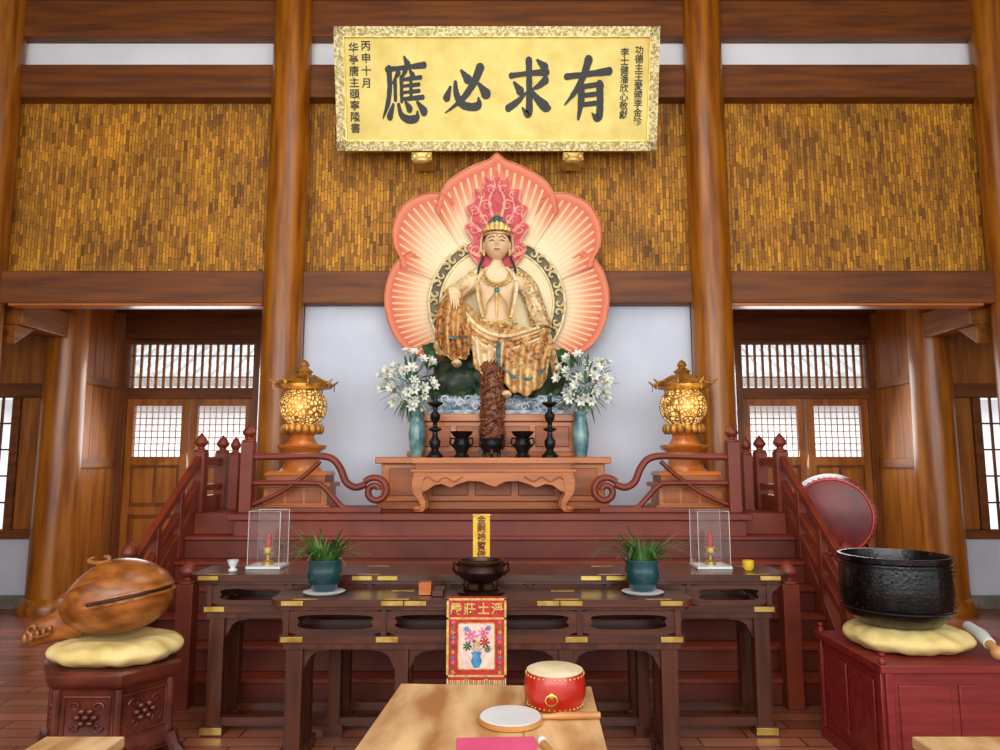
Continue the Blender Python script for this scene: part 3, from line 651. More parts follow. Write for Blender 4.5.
o.ell(hc+Vector((0,.02,.03)),(.132,.130,.148),m_hair,36,24,hr)
o.ell(hc+Vector((0,.0,.18)),(.095,.09,.09),m_teal,20,14)
o.ell(hc+Vector((0,.0,.255)),(.045,.045,.045),m_teal,14,10); o.ell(hc+Vector((0,.0,.30)),(.018,.018,.022),m_gold,12,8)
def cr_pt(k,n,z,s=1): a=pi+pi*k/n; return (hc.x+.132*s*math.cos(a),hc.y+.02+.138*s*math.sin(a),z)
o.tube([cr_pt(k,20,3.79) for k in range(21)],.012,m_gold,8); o.tube([cr_pt(k,20,3.825,.97) for k in range(21)],.007,m_gold,8)
for i in range(13):
    p=cr_pt(i,12,3.807); o.ell(p,(.011,.008,.014),m_teal if i%2 else m_lip,8,6)
for i in range(7):
    h_=.03+.05*math.sin(pi*(i+1)/8)**2; p=cr_pt(i+1.5,9,0,.95)
    o.tube([(p[0],p[1],3.825),(p[0],p[1]-.003,3.835+h_*.5),(hc.x+(p[0]-hc.x)*.9,p[1]+.004,3.835+h_)],[.024,.03,.006],m_gold,8,.5)
o.ell((hc.x,hc.y-.118,3.86),(.016,.010,.026),m_flesh,10,8)
o.done(parent=st)
# ---------------------------------------------------------------- signboard
sb=Vector((.01,6.66,5.225)); ang=math.atan2(.3,1.11)
Ms=Matrix.Translation(sb)@Matrix.Rotation(pi/2+ang,4,'X')
o=O('name_board'); o.M=Ms; W,Hh=1.575,.58
o.box(-W,W,-Hh,Hh,-.06,0,m_signg)
for a,b,c_,d in ((-W,W,Hh-.09,Hh),(-W,W,-Hh,-Hh+.09),(-W,-W+.09,-Hh,Hh),(W-.09,W,-Hh,Hh)): o.box(a,b,c_,d,-.07,.015,m_signb)
for a,b,c_,d in ((-W+.09,W-.09,Hh-.1,Hh-.09),(-W+.09,W-.09,-Hh+.09,-Hh+.1),(-W+.09,-W+.1,-Hh+.09,Hh-.09),(W-.1,W-.09,-Hh+.09,Hh-.09)): o.box(a,b,c_,d,-.0,.02,m_brass)
for i in range(60):
    for sgn in (-1,1):
        x=-W+.05+i*(2*W-.1)/59; o.tube([(x+.022*math.cos(t),sgn*(Hh-.045)+.022*math.sin(t),.017) for t in [k*.8+i for k in range(6)]],.005,m_goldp,5)
for i in range(20):
    for sgn in (-1,1):
        y=-Hh+.1+i*(2*Hh-.2)/19; o.tube([(sgn*(W-.045)+.022*math.cos(t),y+.022*math.sin(t),.017) for t in [k*.8+i for k in range(6)]],.005,m_goldp,5)
board=o.done(.006)
CH={'you':[([(8,29),(50,25),(94,20)],[4,3.5,5]),([(52,2),(42,28),(27,52),(4,76)],[6,5,4,.7]),([(38,44),(38,70),(33,98)],[5,5,2]),([(38,46),(72,42),(77,44)],[3.5,3.5,5]),([(75,42),(77,70),(75,94),(68,96),(60,88)],[5.5,5,5.5,4,.7]),([(40,60),(73,57)],[3,3]),([(40,75),(73,72)],[3,3])],
'qiu':[([(14,28),(50,24),(86,22)],[4,3.2,5]),([(50,2),(51,40),(51,90),(44,92),(36,82)],[5,4.5,5.5,4,.7]),([(20,40),(32,54)],[2,6]),([(8,84),(28,72),(48,54)],[5,4,1]),([(84,36),(70,46),(55,52)],[5.5,3.5,1]),([(52,50),(68,68),(86,82),(97,84)],[2,5,7,1]),([(68,2),(82,13)],[2,6])],
'bi':[([(16,46),(8,66)],[2.5,6]),([(28,36),(30,58),(42,78),(64,84),(80,80),(80,64)],[3,5,6,6,6,.7]),([(42,14),(56,30)],[2.5,7]),([(84,8),(70,36),(44,68),(4,96)],[7,6,4.5,.7]),([(82,40),(97,58)],[3,8])],
'ying':[([(50,0),(57,11)],[2,5.5]),([(12,19),(50,16),(94,12)],[4,3,4.5]),([(16,18),(17,46),(12,72),(0,96)],[5,4.5,4,.7]),([(36,24),(22,42)],[4.5,.8]),([(29,36),(29,66)],[3.6,3]),([(52,20),(40,38)],[4.2,.8]),([(43,32),(43,68)],[3.6,3]),([(62,20),(68,28)],[2,4.5]),([(43,35),(86,31)],[2.6,3]),([(43,45),(82,42)],[2.3,2.6]),([(43,55),(82,52)],[2.3,2.6]),([(43,65),(90,62)],[2.6,3.4]),([(64,32),(64,64)],[3,3]),
 ([(24,74),(16,92)],[2.5,5.5]),([(36,74),(42,90),(58,97),(76,94),(77,82)],[3,4.5,5.5,5,.7]),([(52,70),(60,80)],[2.5,5.5]),([(78,70),(92,84)],[2.5,6.5])]}
o=O('calligraphy'); o.M=Ms
BZ=[0]
def brush(strokes,cx,cy,w,h,bw=1.35):
    for pts,wd in strokes:
        BZ[0]+=.00004; zz=.006+BZ[0]
        Q=catmull([(p[0],p[1],q) for p,q in zip(pts,wd)],8); v=[];n=len(Q)
        for i,(x,y,q) in enumerate(Q):
            a=Q[max(0,i-1)];b=Q[min(n-1,i+1)]; tx,ty=b[0]-a[0],b[1]-a[1]; l=math.hypot(tx,ty) or 1; nx,ny=-ty/l,tx/l
            q=q*bw+.3*math.sin(i*1.7+x)
            for s_ in (1,-1):
                X,Y=x+nx*q*s_,y+ny*q*s_; v.append((cx+(X-50)/100*w,cy+(50-Y)/100*h,zz))
        F=[(2*i,2*i+1,2*i+3,2*i+2) for i in range(n-1)]
        o.add(v,F,m_ink_slit)
        for k in (0,n-1):
            x,y,q=Q[k]; q*=bw
            if q>1.5: BZ[0]+=.00004; o.add([(cx+(x+q*math.cos(t)*1.05-50)/100*w,cy+(50-y-q*math.sin(t)*1.05)/100*h,.006+BZ[0]) for t in [j*pi/6 for j in range(12)]],[tuple(range(12))],m_ink_slit)
brush(CH['ying'],-.90,.0,.44,.60,1.2); brush(CH['bi'],-.31,-.0,.43,.48); brush(CH['qiu'],.31,.01,.47,.54); brush(CH['you'],.88,.0,.48,.57)
o.done(parent=board)
def vcol(s,x,ytop,size,pitch):
    for i,ch in enumerate(s): text(ch,size,Ms@Matrix.Translation((x,ytop-pitch*i,.006)),m_ink_slit,board,'inscription',.0008)
vcol('丙申十月',-1.27,.40,.10,.115); vcol('华亭唐主頤寧隆書',-1.39,.38,.10,.107)
vcol('功德主王愛國李金珍',1.38,.36,.085,.083); vcol('李士健潘欣心敬獻',1.24,.34,.085,.083)
o=O('board_bracket')
for px in (-.73,.76):
    o.box(px-.1,px+.1,6.78,7.05,4.56,4.64,m_gold); o.ell((px,6.8,4.56),(.09,.06,.04),m_gold); 
    for sd in (-1,1): o.ell((px+sd*.07,6.79,4.6),(.035,.03,.035),m_gold)
o.done(.006,parent=board)
# ---------------------------------------------------------------- lanterns
def lantern(x,y,z0):
    o=O('palace_lantern')
    o.box(x-.30,x+.30,y-.2,y+.2,z0,z0+.05,m_altar); o.box(x-.27,x+.27,y-.17,y+.17,z0+.05,z0+.2,m_altar); 
    for i in range(3): o.box(x-.23+i*.16,x-.1+i*.16,y-.178,y-.16,z0+.07,z0+.18,m_altard)
    o.box(x-.30,x+.30,y-.2,y+.2,z0+.2,z0+.24,m_altar)
    o.box(x-.25,x+.25,y-.17,y+.17,z0+.24,z0+.3,m_altard); o.box(x-.27,x+.27,y-.185,y+.185,z0+.3,z0+.335,m_altar,.02)
    o.lathe((x,y,z0),[(.20,.33),(.17,.36),(.15,.4),(.145,.46),(.16,.5),(.21,.53),(.22,.56),(.14,.57),(.11,.62),(.10,.64),(.13,.67),(.16,.7),(.17,.72)],m_altar,8,1,.8,pi/8)
    for i in range(16):
        a=2*pi*i/16; o.ell((x+.16*math.cos(a),y+.135*math.sin(a),z0+.7),(.03,.03,.045),m_lroof,8,6)
    zc=z0+.9
    o.ell((x,y,zc),(.20,.20,.18),m_glow,32,20)
    for i in range(8):
        a=2*pi*i/8+pi/8; o.tube([(x+.204*math.sin(t)*math.cos(a),y+.204*math.sin(t)*math.sin(a),zc+.184*math.cos(t)) for t in [.25+k*(pi-.5)/10 for k in range(11)]],.006,m_lroof,6)
    for dz,R in ((0,.204),(.09,.178),(-.09,.178)):
        o.tube([(x+R*math.cos(t),y+R*math.sin(t),zc+dz) for t in [k*2*pi/24 for k in range(24)]],.005,m_lroof,6,closed=True)
    o.lathe((x,y,z0),[(.12,1.03),(.16,1.05),(.24,1.065),(.255,1.085),(.18,1.12),(.11,1.16),(.07,1.185),(.06,1.2),(.08,1.21),(.05,1.235),(.03,1.25),(.045,1.27),(.03,1.3),(0,1.32)],m_lroof,8,1,1,pi/8)
    for i in range(8):
        a=2*pi*i/8+pi/8; c_,s_=math.cos(a),math.sin(a)
        o.tube([(x+.1*c_,y+.1*s_,z0+1.17),(x+.19*c_,y+.19*s_,z0+1.115),(x+.26*c_,y+.26*s_,z0+1.1),(x+.3*c_,y+.3*s_,z0+1.135)],[.015,.017,.015,.006],m_lroof,6)
        o.tube([(x+.265*c_,y+.265*s_,z0+1.09),(x+.265*c_,y+.265*s_,z0+1.04)],.006,m_lroof,5)
    return o.done(.003)
lantern(-1.7,6.38,1.201); lantern(1.66,6.38,1.201)
# ---------------------------------------------------------------- lilies
def lily(o,p,ax,s):
    q=Vector(ax).to_track_quat('Z','Y').to_matrix().to_4x4(); o.M=Matrix.Translation(p)@q@Matrix.Scale(s,4)
    for k in range(6):
        a=k*pi/3; v=[]
        for t,r,z,w in ((0,.08,0,.06),(1,.14,.35,.14),(2,.28,.7,.24),(3,.52,.95,.2),(4,.84,.92,.02)):
            for sd in (-1,0,1):
                rr=r+(.03 if sd else 0); v.append((rr*math.cos(a)-sd*w*math.sin(a),rr*math.sin(a)+sd*w*math.cos(a),z))
        F=[]
        for t in range(4):
            for c in range(2): i=t*3+c; F.append((i,i+1,i+4,i+3))
        o.add(v,F,m_lily)
    for k in range(4): o.tube([(0,0,.2),(.1*math.cos(k*1.6),.1*math.sin(k*1.6),.85)],.02,m_yel,4)
    o.M=Matrix()
def blade(o,b,d,L_,w,droop,m,n=6):
    b=Vector(b); d=Vector(d).normalized(); sd=d.cross(Vector((0,0,1)))
    if sd.length<.05: sd=Vector((1,0,0))
    sd.normalize(); v=[]
    for i in range(n+1):
        t=i/n; p=b+d*L_*t+Vector((0,0,-droop*t*t*L_)); ww=w*math.sin(pi*(.12+.88*t)) if i<n else .0008
        v+=[p-sd*ww,p+sd*ww]
    o.add(v,[(2*i,2*i+1,2*i+3,2*i+2) for i in range(n)],m)
def bouquet(x,y,z,cx):
    o=O('lily_vase'); r=random.Random(int(x*100))
    o.lathe((x,y,z),[(.05,0),(.055,.02),(.07,.1),(.078,.2),(.065,.3),(.05,.36),(.07,.4),(.06,.4),(.04,.36),(0,.35)],m_vase,24)
    for i in range(34):
        a=r.uniform(0,2*pi); e=math.sqrt(r.uniform(.0,1.0)); tgt=Vector((cx+.24*e*math.cos(a),y-.04+.06*r.uniform(-1,1),z+.68+.25*e*math.sin(a)))
        if i%2==0: o.tube([(x,y,z+.36),tuple(tgt)],.005,m_leaf2,4)
        lily(o,tgt,((tgt.x-cx)*2.5,-r.uniform(.3,.9),(tgt.z-z-.6)*2),r.uniform(.05,.072))
    for i in range(220):
        a=r.uniform(0,2*pi); e=r.uniform(0,.2); b=(cx+e*math.cos(a),y+.03*math.cos(a*3),z+.64+e*math.sin(a))
        blade(o,b,(math.cos(a)*1.2,r.uniform(-.7,.2),math.sin(a)+.2),r.uniform(.08,.16),.012,.3,m_leaf2)
    o.done(ang=60)
bouquet(-.70,6.465,1.661,-.77)
bouquet(.76,6.465,1.661,.81)
# ---------------------------------------------------------------- tables
def rrect(x0,x1,y0,y1,r,n=6):
    P=[]
    for cx,cy,a0 in ((x1-r,y1-r,0),(x0+r,y1-r,pi/2),(x0+r,y0+r,pi),(x1-r,y0+r,1.5*pi)):
        for i in range(n+1): a=a0+pi/2*i/n; P.append((cx+r*math.cos(a),cy+r*math.sin(a)))
    return P
def frame_cell(o,x0,x1,z0,z1,ya,yb,m):
    n=32; cx,cz=(x0+x1)/2,(z0+z1)/2; hw,hh=(x1-x0)/2,(z1-z0)/2; out=[];inn=[]
    for i in range(n):
        a=2*pi*(i+.5)/n; c,s=math.cos(a),math.sin(a); k=1/max(abs(c),abs(s)); out.append((cx+hw*c*k,cz+hh*s*k))
        e=(abs(c)**4+abs(s)**4)**-.25; inn.append((cx+(hw-.045)*c*e*(1-.06*math.cos(4*a)),cz+(hh-.028)*s*e*.97))
    v=[];F=[]
    for y in (ya,yb): v+=[(p[0],y,p[1]) for p in out]+[(p[0],y,p[1]) for p in inn]
    for i in range(n):
        j=(i+1)%n; F+=[(i,j,n+j,n+i),(2*n+i,3*n+i,3*n+j,2*n+j),(n+i,n+j,3*n+j,3*n+i),(i,2*n+i,2*n+j,j)]
    o.add(v,F,m)
def altar_table(name,x0,x1,y0,y1,zt,zr,nc,li,mids,bt):
    o=O(name)
    o.prism(rrect(x0,x1,y0,y1,.07),'z',zt-.04,zt,m_dark); o.prism(rrect(x0+.02,x1-.02,y0+.02,y1-.02,.06),'z',zt-.06,zt-.04,m_darkv)
    a,b=x0+li-.06,x1-li+.06
    for yy in (y0+.04,y1-.07):
        w=(b-a)/nc
        for i in range(nc): frame_cell(o,a+w*i+.015,a+w*(i+1)-.015,zr,zt-.06,yy,yy+.025,m_dark)
        for i in range(nc+1): o.box(a+w*i-.016,a+w*i+.016,yy-.008,yy+.035,zr,zt-.06,m_darkv)
    for sx in (a,b-.03): o.box(sx,sx+.03,y0+.05,y1-.05,zr+.02,zt-.06,m_dark)
    o.box(a-.03,b+.03,y0+.015,y1-.02,zr-.04,zr,m_dark); o.box(a-.01,b+.01,y0+.03,y1-.03,zr-.075,zr-.04,m_darkv)
    for sd,xx in ((1,a),(-1,b)):
        o.prism([(xx,zt-.06),(xx-sd*(li-.1),zt-.06),(xx-sd*(li-.14),zt-.09),(xx-sd*.03,zt-.11),(xx,zr)],'y',y0+.05,y0+.08,m_dark)
    lx=[a+.05,b-.05]+mids
    for x in lx:
        w=.045 if x in (a+.05,b-.05) else .035
        for yy in (y0+.08,y1-.1):
            o.box(x-w,x+w,yy-.04,yy+.04,.0,zr-.04,m_darkv); o.box(x-w-.02,x+w+.02,yy-.06,yy+.06,0,.06,m_dark)
            for sd in (-1,1):
                if (x==a+.05 and sd<0) or (x==b-.05 and sd>0): continue
                o.prism([(x+sd*w,zr-.075),(x+sd*(w+.15),zr-.075),(x+sd*(w+.14),zr-.09),(x+sd*(w+.08),zr-.095),(x+sd*(w+.04),zr-.12),(x+sd*(w+.02),zr-.16),(x+sd*w,zr-.2)],'y',yy-.015,yy+.015,m_dark)
    if bt:
        o.box(a,b,y0+.05,y0+.11,.05,.1,m_dark); o.box(a,b,y1-.13,y1-.07,.05,.1,m_dark)
    f=lambda u,w,z0,z1,y: o.box(u-w/2,u+w/2,y-.003,y+.004,z0,z1,m_brass)
    L_=x1-x0
    for u in (x0+.13,x0+L_*.29,x0+L_*.31+.08,x0+L_*.69-.08,x0+L_*.71,x1-.13): f(u,.12,zt-.032,zt-.008,y0)
    for u in (a+.04,a+L_*.24,b-L_*.24,b-.04): f(u,.12,zr-.034,zr-.006,y0+.015)
    for u in (a+.05,b-.05): f(u,.13,.01,.05,y0+.018)
    for u in (x0+.2,x0+L_*.3,x1-L_*.3,x1-.2): o.box(u-.07,u+.07,y1-.1,y1-.06,zt,zt+.002,m_brass); o.box(u-.07,u+.07,y0+.0,y0+.03,zt,zt+.002,m_brass)
    return o.done(.003)
altar_table('long_altar_table',-1.85,1.80,4.47,4.92,.935,.75,7,.19,[-.95,.9],True)
altar_table('front_altar_table',-1.23,1.11,4.08,4.44,.86,.665,4,.15,[-.5,.4],False)
for x in (-1.46,1.40):
    o=O('glass_candle_case'); y=4.78; z=.938; w=.10
    o.box(x-w-.01,x+w+.01,y-w+.0,y+w,z,z+.015,m_cer)
    for a,b,c_,d in ((x-w,x+w,y-w,y-w+.004),(x-w,x+w,y+w-.008,y+w-.004),(x-w,x-w+.004,y-w,y+w-.004),(x+w-.004,x+w,y-w,y+w-.004)): o.box(a,b,c_,d,z+.015,z+.36,m_glass)
    for sx in (-1,1):
        for sy in (-1,1): o.tube([(x+sx*w,y+sy*(w-.002),z+.015),(x+sx*w,y+sy*(w-.002),z+.36)],.002,m_cer,5)
    o.tube([(x-w,y-w,z+.36),(x+w,y-w,z+.36),(x+w,y+w,z+.36),(x-w,y+w,z+.36)],.002,m_cer,5,closed=True)
    o.lathe((x,y,z+.015),[(.035,0),(.035,.02),(.012,.03),(.012,.06),(.04,.08),(.04,.11),(0,.11)],m_brass,16); o.lathe((x,y,z+.12),[(.02,0),(.02,.09),(.003,.095),(0,.12)],m_candle,12)
    o.done()
for x in (-.97,.86):
    o=O('potted_orchid'); y=4.27; z=.862; r=random.Random(int(x*50)+9)
    o.lathe((x,y,z),[(.105,0),(.12,.012),(.11,.014),(.0,.014)],m_cer,28)
    o.lathe((x,y,z+.014),[(.06,0),(.07,.01),(.095,.07),(.1,.12),(.092,.15),(.1,.165),(.1,.178),(.085,.178),(.08,.15),(0,.15)],m_pot,28)
    o.lathe((x,y,z+.165),[(.08,0),(0,.01)],m_soil,16)
    for i in range(130):
        a=r.uniform(0,2*pi); l=r.uniform(.2,.46); ca=math.cos(a)
        dy=math.sin(a)*.6
        if dy>0.2: l*=.75
        blade(o,(x+.05*ca,y+.04*math.sin(a),z+.17),(ca*r.uniform(.3,1.3),dy,r.uniform(.8,1.4)),l,.006,r.uniform(.3,.8),m_leaf)
    o.done(ang=60)
o=O('incense_burner'); c=(-.07,4.29,.862)
o.lathe(c,[(.13,0),(.135,.012),(.1,.02),(.11,.03),(0,.03)],m_bronzeb,28)
o.lathe((c[0],c[1],c[2]+.035),[(.05,.02),(.09,.03),(.125,.06),(.135,.09),(.125,.115),(.118,.125),(.135,.135),(.138,.15),(.12,.15),(.115,.13),(0,.12)],m_bronzeb,32)
for i in range(3):
    a=i*2*pi/3+pi/2; o.tube([(c[0]+.08*math.cos(a),c[1]+.08*math.sin(a),c[2]+.08),(c[0]+.1*math.cos(a),c[1]+.1*math.sin(a),c[2]+.05),(c[0]+.09*math.cos(a),c[1]+.09*math.sin(a),c[2]+.025)],[.025,.018,.014],m_bronzeb,8)
for sd in (-1,1): o.tube([(c[0]+sd*.125,c[1],c[2]+.15),(c[0]+sd*.155,c[1],c[2]+.17),(c[0]+sd*.16,c[1],c[2]+.13),(c[0]+sd*.13,c[1],c[2]+.1)],.01,m_bronzeb,6)
o.done()
o=O('prayer_plaque'); o.box(-.135,-.025,4.76,4.785,.96,1.27,m_yel); o.box(-.16,.0,4.73,4.82,.938,.96,m_bronzeb); o.box(-.14,-.02,4.755,4.79,1.262,1.275,m_brass); q=o.done(.003)
for i,ch in enumerate('金剛神寶佛'): text(ch,.058,Matrix.Translation((-.08,4.757,1.235-.055*i))@Matrix.Rotation(pi/2,4,'X'),m_inkr,q,'plaque_lettering',.001)
o=O('offering_box'); o.box(-.42,-.35,4.2,4.27,.862,.93,m_altar); o.done(.003)
o=O('oil_lamp_cup'); o.lathe((-1.62,4.6,.937),[(.025,0),(.03,.01),(.015,.02),(.03,.05),(.035,.07),(0,.068)],m_cer,16); o.done()
o=O('oil_lamp_cup'); o.lathe((1.6,4.65,.937),[(.025,0),(.035,.02),(.035,.06),(0,.058)],m_yel,16); o.done()
o=O('incense_tray'); o.box(-.34,-.28,4.16,4.34,.862,.89,m_dark); o.done(.003)
o=O('embroidered_altar_banner'); x0,x1=-.25,.075; y=4.066
o.box(x0,x1,y-.006,y,.46,.872,m_bred); o.box(x0,x1,y-.006,4.12,.866,.872,m_bred)
for a,b,c_,d in ((x0,x0+.012,.46,.87),(x1-.012,x1,.46,.87),(x0,x1,.76,.770),(x0,x1,.86,.872),(x0,x1,.46,.47)): o.box(a,b,y-.01,y-.006,c_,d,m_bgold)
o.box(x0+.068,x1-.068,y-.010,y-.006,.505,.735,m_bcream)
for a,b,c_,d in ((x0+.062,x0+.068,.5,.74),(x1-.068,x1-.062,.5,.74),(x0+.062,x1-.062,.735,.742),(x0+.062,x1-.062,.498,.505)): o.box(a,b,y-.011,y-.006,c_,d,m_bgold)
cx=(x0+x1)/2
P=[(x0,.46)]+[(x0+(x1-x0)*t,.46-.03*abs(math.sin(t*pi*3))-.005) for t in [k/24 for k in range(25)]]+[(x1,.46)]
o.prism(P,'y',y-.006,y,m_bred)
for i in range(34): 
    xx=x0+.006+i*(x1-x0-.012)/33; o.tube([(xx,y-.003,.45),(xx,y-.004,.41)],.004,m_bgold if i%3 else m_bcream,4)
def fl(cx_,cz,R,m,n=7):
    for k in range(n):
        a=2*pi*k/n; v=[(cx_+R*.2*math.cos(a-.8),y-.0125,cz+R*.2*math.sin(a-.8)),(cx_+R*math.cos(a-.25),y-.0125,cz+R*math.sin(a-.25)),(cx_+R*1.15*math.cos(a),y-.0125,cz+R*1.15*math.sin(a)),(cx_+R*math.cos(a+.25),y-.0125,cz+R*math.sin(a+.25)),(cx_+R*.2*math.cos(a+.8),y-.0125,cz+R*.2*math.sin(a+.8))]
        o.add(v,[(0,1,2,3,4)],m)
fl(cx-.03,.672,.034,m_pink); fl(cx+.035,.69,.028,m_pink); fl(cx+.045,.64,.026,m_bred); fl(cx-.05,.62,.022,m_leaf); fl(cx+.06,.605,.018,m_leaf); fl(cx,.64,.018,m_bgold)
fl(cx-.055,.71,.016,m_blue); fl(cx+.065,.715,.014,m_blue)
for dx in (-.05,-.02,.02,.06): blade(o,(cx,y-.012,.58),(dx*14,0,1),.1,.008,.1,m_leaf)
o.lathe((cx,y-.012,.51),[(.015,0),(.03,.03),(.02,.06),(.03,.08),(0,.08)],m_blue,16,1,.2)
for i in range(11):
    z=.485+i*.026
    for xx in (x0+.036,x1-.036): fl(xx,z,.011,(m_bgold,m_leaf,m_pink,m_blue)[i%4],5)
bn=o.done()
for i,ch in enumerate('嚴莊土淨'): text(ch,.066,Matrix.Translation((x0+.05+i*.075,y-.01,.812))@Matrix.Rotation(pi/2,4,'X'),m_bgold,bn,'banner_lettering',.0015)
# ---------------------------------------------------------------- near table
o=O('chanting_table')
Mt=Matrix.Translation((-.012,2.4,0))@Matrix.Rotation(math.radians(-3.0),4,'Z'); o.M=Mt
P=[(-.385,-.55),(.38,-.55),(.375,.52),(-.36,.52)]
o.prism(P,'z',.705,.75,m_tab)
for k in (.125,): o.box(k,k+.003,-.54,.51,.7502,.7506,m_plankd)
o.box(-.33,.33,-.48,.46,.62,.705,m_plank)
for sx in (-1,1):
    for sy in (-.45,.42): o.box(sx*.32-.035,sx*.32+.035,sy-.035,sy+.035,0,.7,m_plank)
o.done(.004)
o=O('small_red_drum'); c=(.235,2.68,.751)
o.lathe(c,[(.085,0),(.095,.005),(.108,.04),(.11,.065),(.106,.1),(.098,.12)],m_drumr,36); o.lathe((c[0],c[1],c[2]+.12),[(.098,0),(.1,.004),(.09,.008),(0,.009)],m_skin,36)
for z,R in ((.012,.099),(.112,.103)):
    for i in range(34): a=2*pi*i/34; o.ell((c[0]+R*math.cos(a),c[1]+R*math.sin(a),c[2]+z),(.004,.004,.004),m_brass,6,4)
o.ell((c[0]-.02,c[1]-.108,c[2]+.062),(.012,.005,.012),m_brass,14,8)
o.tube([(c[0]+.02*math.cos(t)-.02,c[1]-.112,c[2]+.05+.018*math.sin(t)) for t in [k*2*pi/14 for k in range(14)]],.003,m_brass,5,closed=True)
o.done()
o=O('hand_drum'); c=(.075,2.52,.751)
o.lathe(c,[(.1,0),(.104,.006),(.104,.016),(.1,.02),(0,.021)],m_cer,36); o.lathe(c,[(.1,0),(.1065,.003),(.1065,.017),(.103,.019)],m_stick,36,cap=False)
o.tube([(c[0]+.1,c[1]+.01,.762),(c[0]+.14,c[1]+.013,.763),(c[0]+.17,c[1]+.014,.764),(c[0]+.3,c[1]+.02,.764)],[.007,.009,.013,.011],m_stick,10)
o.done()
o=O('sutra_book'); o.M=Matrix.Translation((.03,2.27,.751))@Matrix.Rotation(.05,4,'Z'); o.box(-.12,.12,-.12,.08,0,.003,m_bcream); o.box(-.12,.12,-.12,.08,.003,.012,m_pinkp); o.done(.002)
o=O('drum_stick'); o.tube([(.17,2.3,.763),(.2,2.2,.763)],[.012,.008],m_stick,8); o.ell((.168,2.31,.765),(.014,.018,.014),m_cer); o.done()
for n_,x0,x1 in (('l',-1.57,-1.29),('r',1.50,2.1)):
    o=O('kneeling_desk'); o.box(x0,x1,1.9,2.70,.6,.64,m_tab); o.box(x0+.04,x1-.04,1.94,2.62,.5,.6,m_plank)
    for a in (x0+.03,x1-.09):
        for b in (1.93,2.57): o.box(a,a+.06,b,b+.06,0,.6,m_plank)
    o.done(.004)
# ---------------------------------------------------------------- wooden fish
fx,fyy=-2.13,4.22
o=O('carved_hexagonal_stand')
o.lathe((fx,fyy,0),[(.35,.06),(.36,.1),(.34,.13),(.325,.16),(.325,.4),(.34,.42),(.37,.44),(.39,.46),(.39,.5),(.37,.515)],m_stand,6,1,.85,0)
for k in range(6):
    a=k*pi/3; c_,s_=math.cos(a),math.sin(a)*.85
    o.tube([(fx+.33*c_,fyy+.33*s_,.12),(fx+.36*c_,fyy+.36*s_,.06),(fx+.39*c_,fyy+.39*s_,0.012)],[.05,.035,.045],m_stand,8)
    o.tube([(fx+.325*c_,fyy+.325*s_,.14),(fx+.325*c_,fyy+.325*s_,.42)],.022,m_stand,8)
    a2=a+pi/6; n_=Vector((math.cos(a2),math.sin(a2)/.85,0)).normalized(); pc=Vector((fx+.284*math.cos(a2),fyy+.284*math.sin(a2)*.85,.28)); t_=Vector((-n_.y,n_.x,0))
    rg=[(-.12,-.1),(.12,-.1),(.12,.1),(-.12,.1)]; o.tube([pc+t_*u+Vector((0,0,w)) for u,w in rg],.01,m_stand,6,closed=True)
    for j in range(7):
        b=2*pi*j/6; R=.035 if j<6 else 0; q=pc+t_*R*1.3*math.cos(b)+Vector((0,0,R*math.sin(b)))+n_*.005
        o.ell(q,(.022,.022,.018),m_stand,8,6)
    for sd in (-1,1):
        for ud in (-1,1): o.tube([pc+t_*sd*(.06+.035*(1-t/9)*math.cos(t*.8))+Vector((0,0,ud*(.05+.03*(1-t/9)*math.sin(t*.8))))+n_*.005 for t in range(9)],.006,m_stand,5)
    p0=Vector((fx+.35*math.cos(a),fyy+.35*math.sin(a)*.85,.1)); a3=a+pi/3; p1=Vector((fx+.35*math.cos(a3),fyy+.35*math.sin(a3)*.85,.1))
    o.tube([p0.lerp(p1,t)+Vector((0,0,-.03+.03*math.sin(pi*t)+.01*math.sin(3*pi*t))) for t in [i/10 for i in range(11)]],.018,m_stand,6)
o.done(.003)
def cushion(name,x,y,z,rx,ry,h,sq=2.6,dp=.35):
    o=O(name)
    def f(d,p):
        a=math.atan2(d.y,d.x); e=abs(math.hypot(d.x,d.y)); nn=noise.noise(Vector((d.x*3+x,d.y*3,d.z*2)))
        k=(abs(math.cos(a))**sq+abs(math.sin(a))**sq)**(-1/sq)
        dip=1-dp*math.exp(-(e/.6)**2) if d.z>0 else 1
        return Vector((p.x*k*(1+.02*math.sin(9*a)*e+.03*nn),p.y*k*(1+.02*math.sin(9*a)*e),max(-h*.42,p.z*dip*(1+.12*math.sin(14*a+d.z*3)*e**3+.18*nn+.06*noise.noise(d*9)))))
    o.ell((x,y,z+h*.42),(rx,ry,h*.6),m_cush,90,36,f)
    o.done(ang=80)
cushion('yellow_cushion',fx+.02,fyy,.517,.335,.28,.15,2.6,.6)
o=O('wooden_fish_drum')
def fsh(d,p):
    x,y,z=d
    s0=z+.02-.16*x
    g=math.exp(-(s0/.035)**4)*(1/(1+math.exp(-(x+.12)/.03)))
    if y<.35: p=p*(1-.10*g)
    if x<0: p=Vector((p.x*1.0,p.y*(1-.2*x*x),p.z*(1-.22*x*x)-.07*x*x))
    ridge=math.exp(-((abs(s0)-.085)/.03)**2)*.018*(1 if x>-.15 else 0)
    return p*(1+ridge)
fc=Vector((.0,0,0))
o.M=Matrix.Translation((fx,fyy,.858))@Matrix.Rotation(math.radians(-4),4,'Y')
o.ell(fc,(.31,.25,.205),m_fish,120,90,fsh)
o.tube([fc+Vector((.31*.93*math.sin(t)*1.0,-.25*.93*math.cos(t),.205*(-.02+.16*math.sin(t))*1.0)) for t in [-.12+k*1.75/16 for k in range(17)]],.010,m_ink_slit,8)  # black tube in the shallow groove paints in the shade of the hollow slit
o.ell(fc+Vector((-.03,-.232,-.006)),(.02,.014,.018),m_ink_slit,14,10)  # slit's round end, its inner shade likewise put in as black
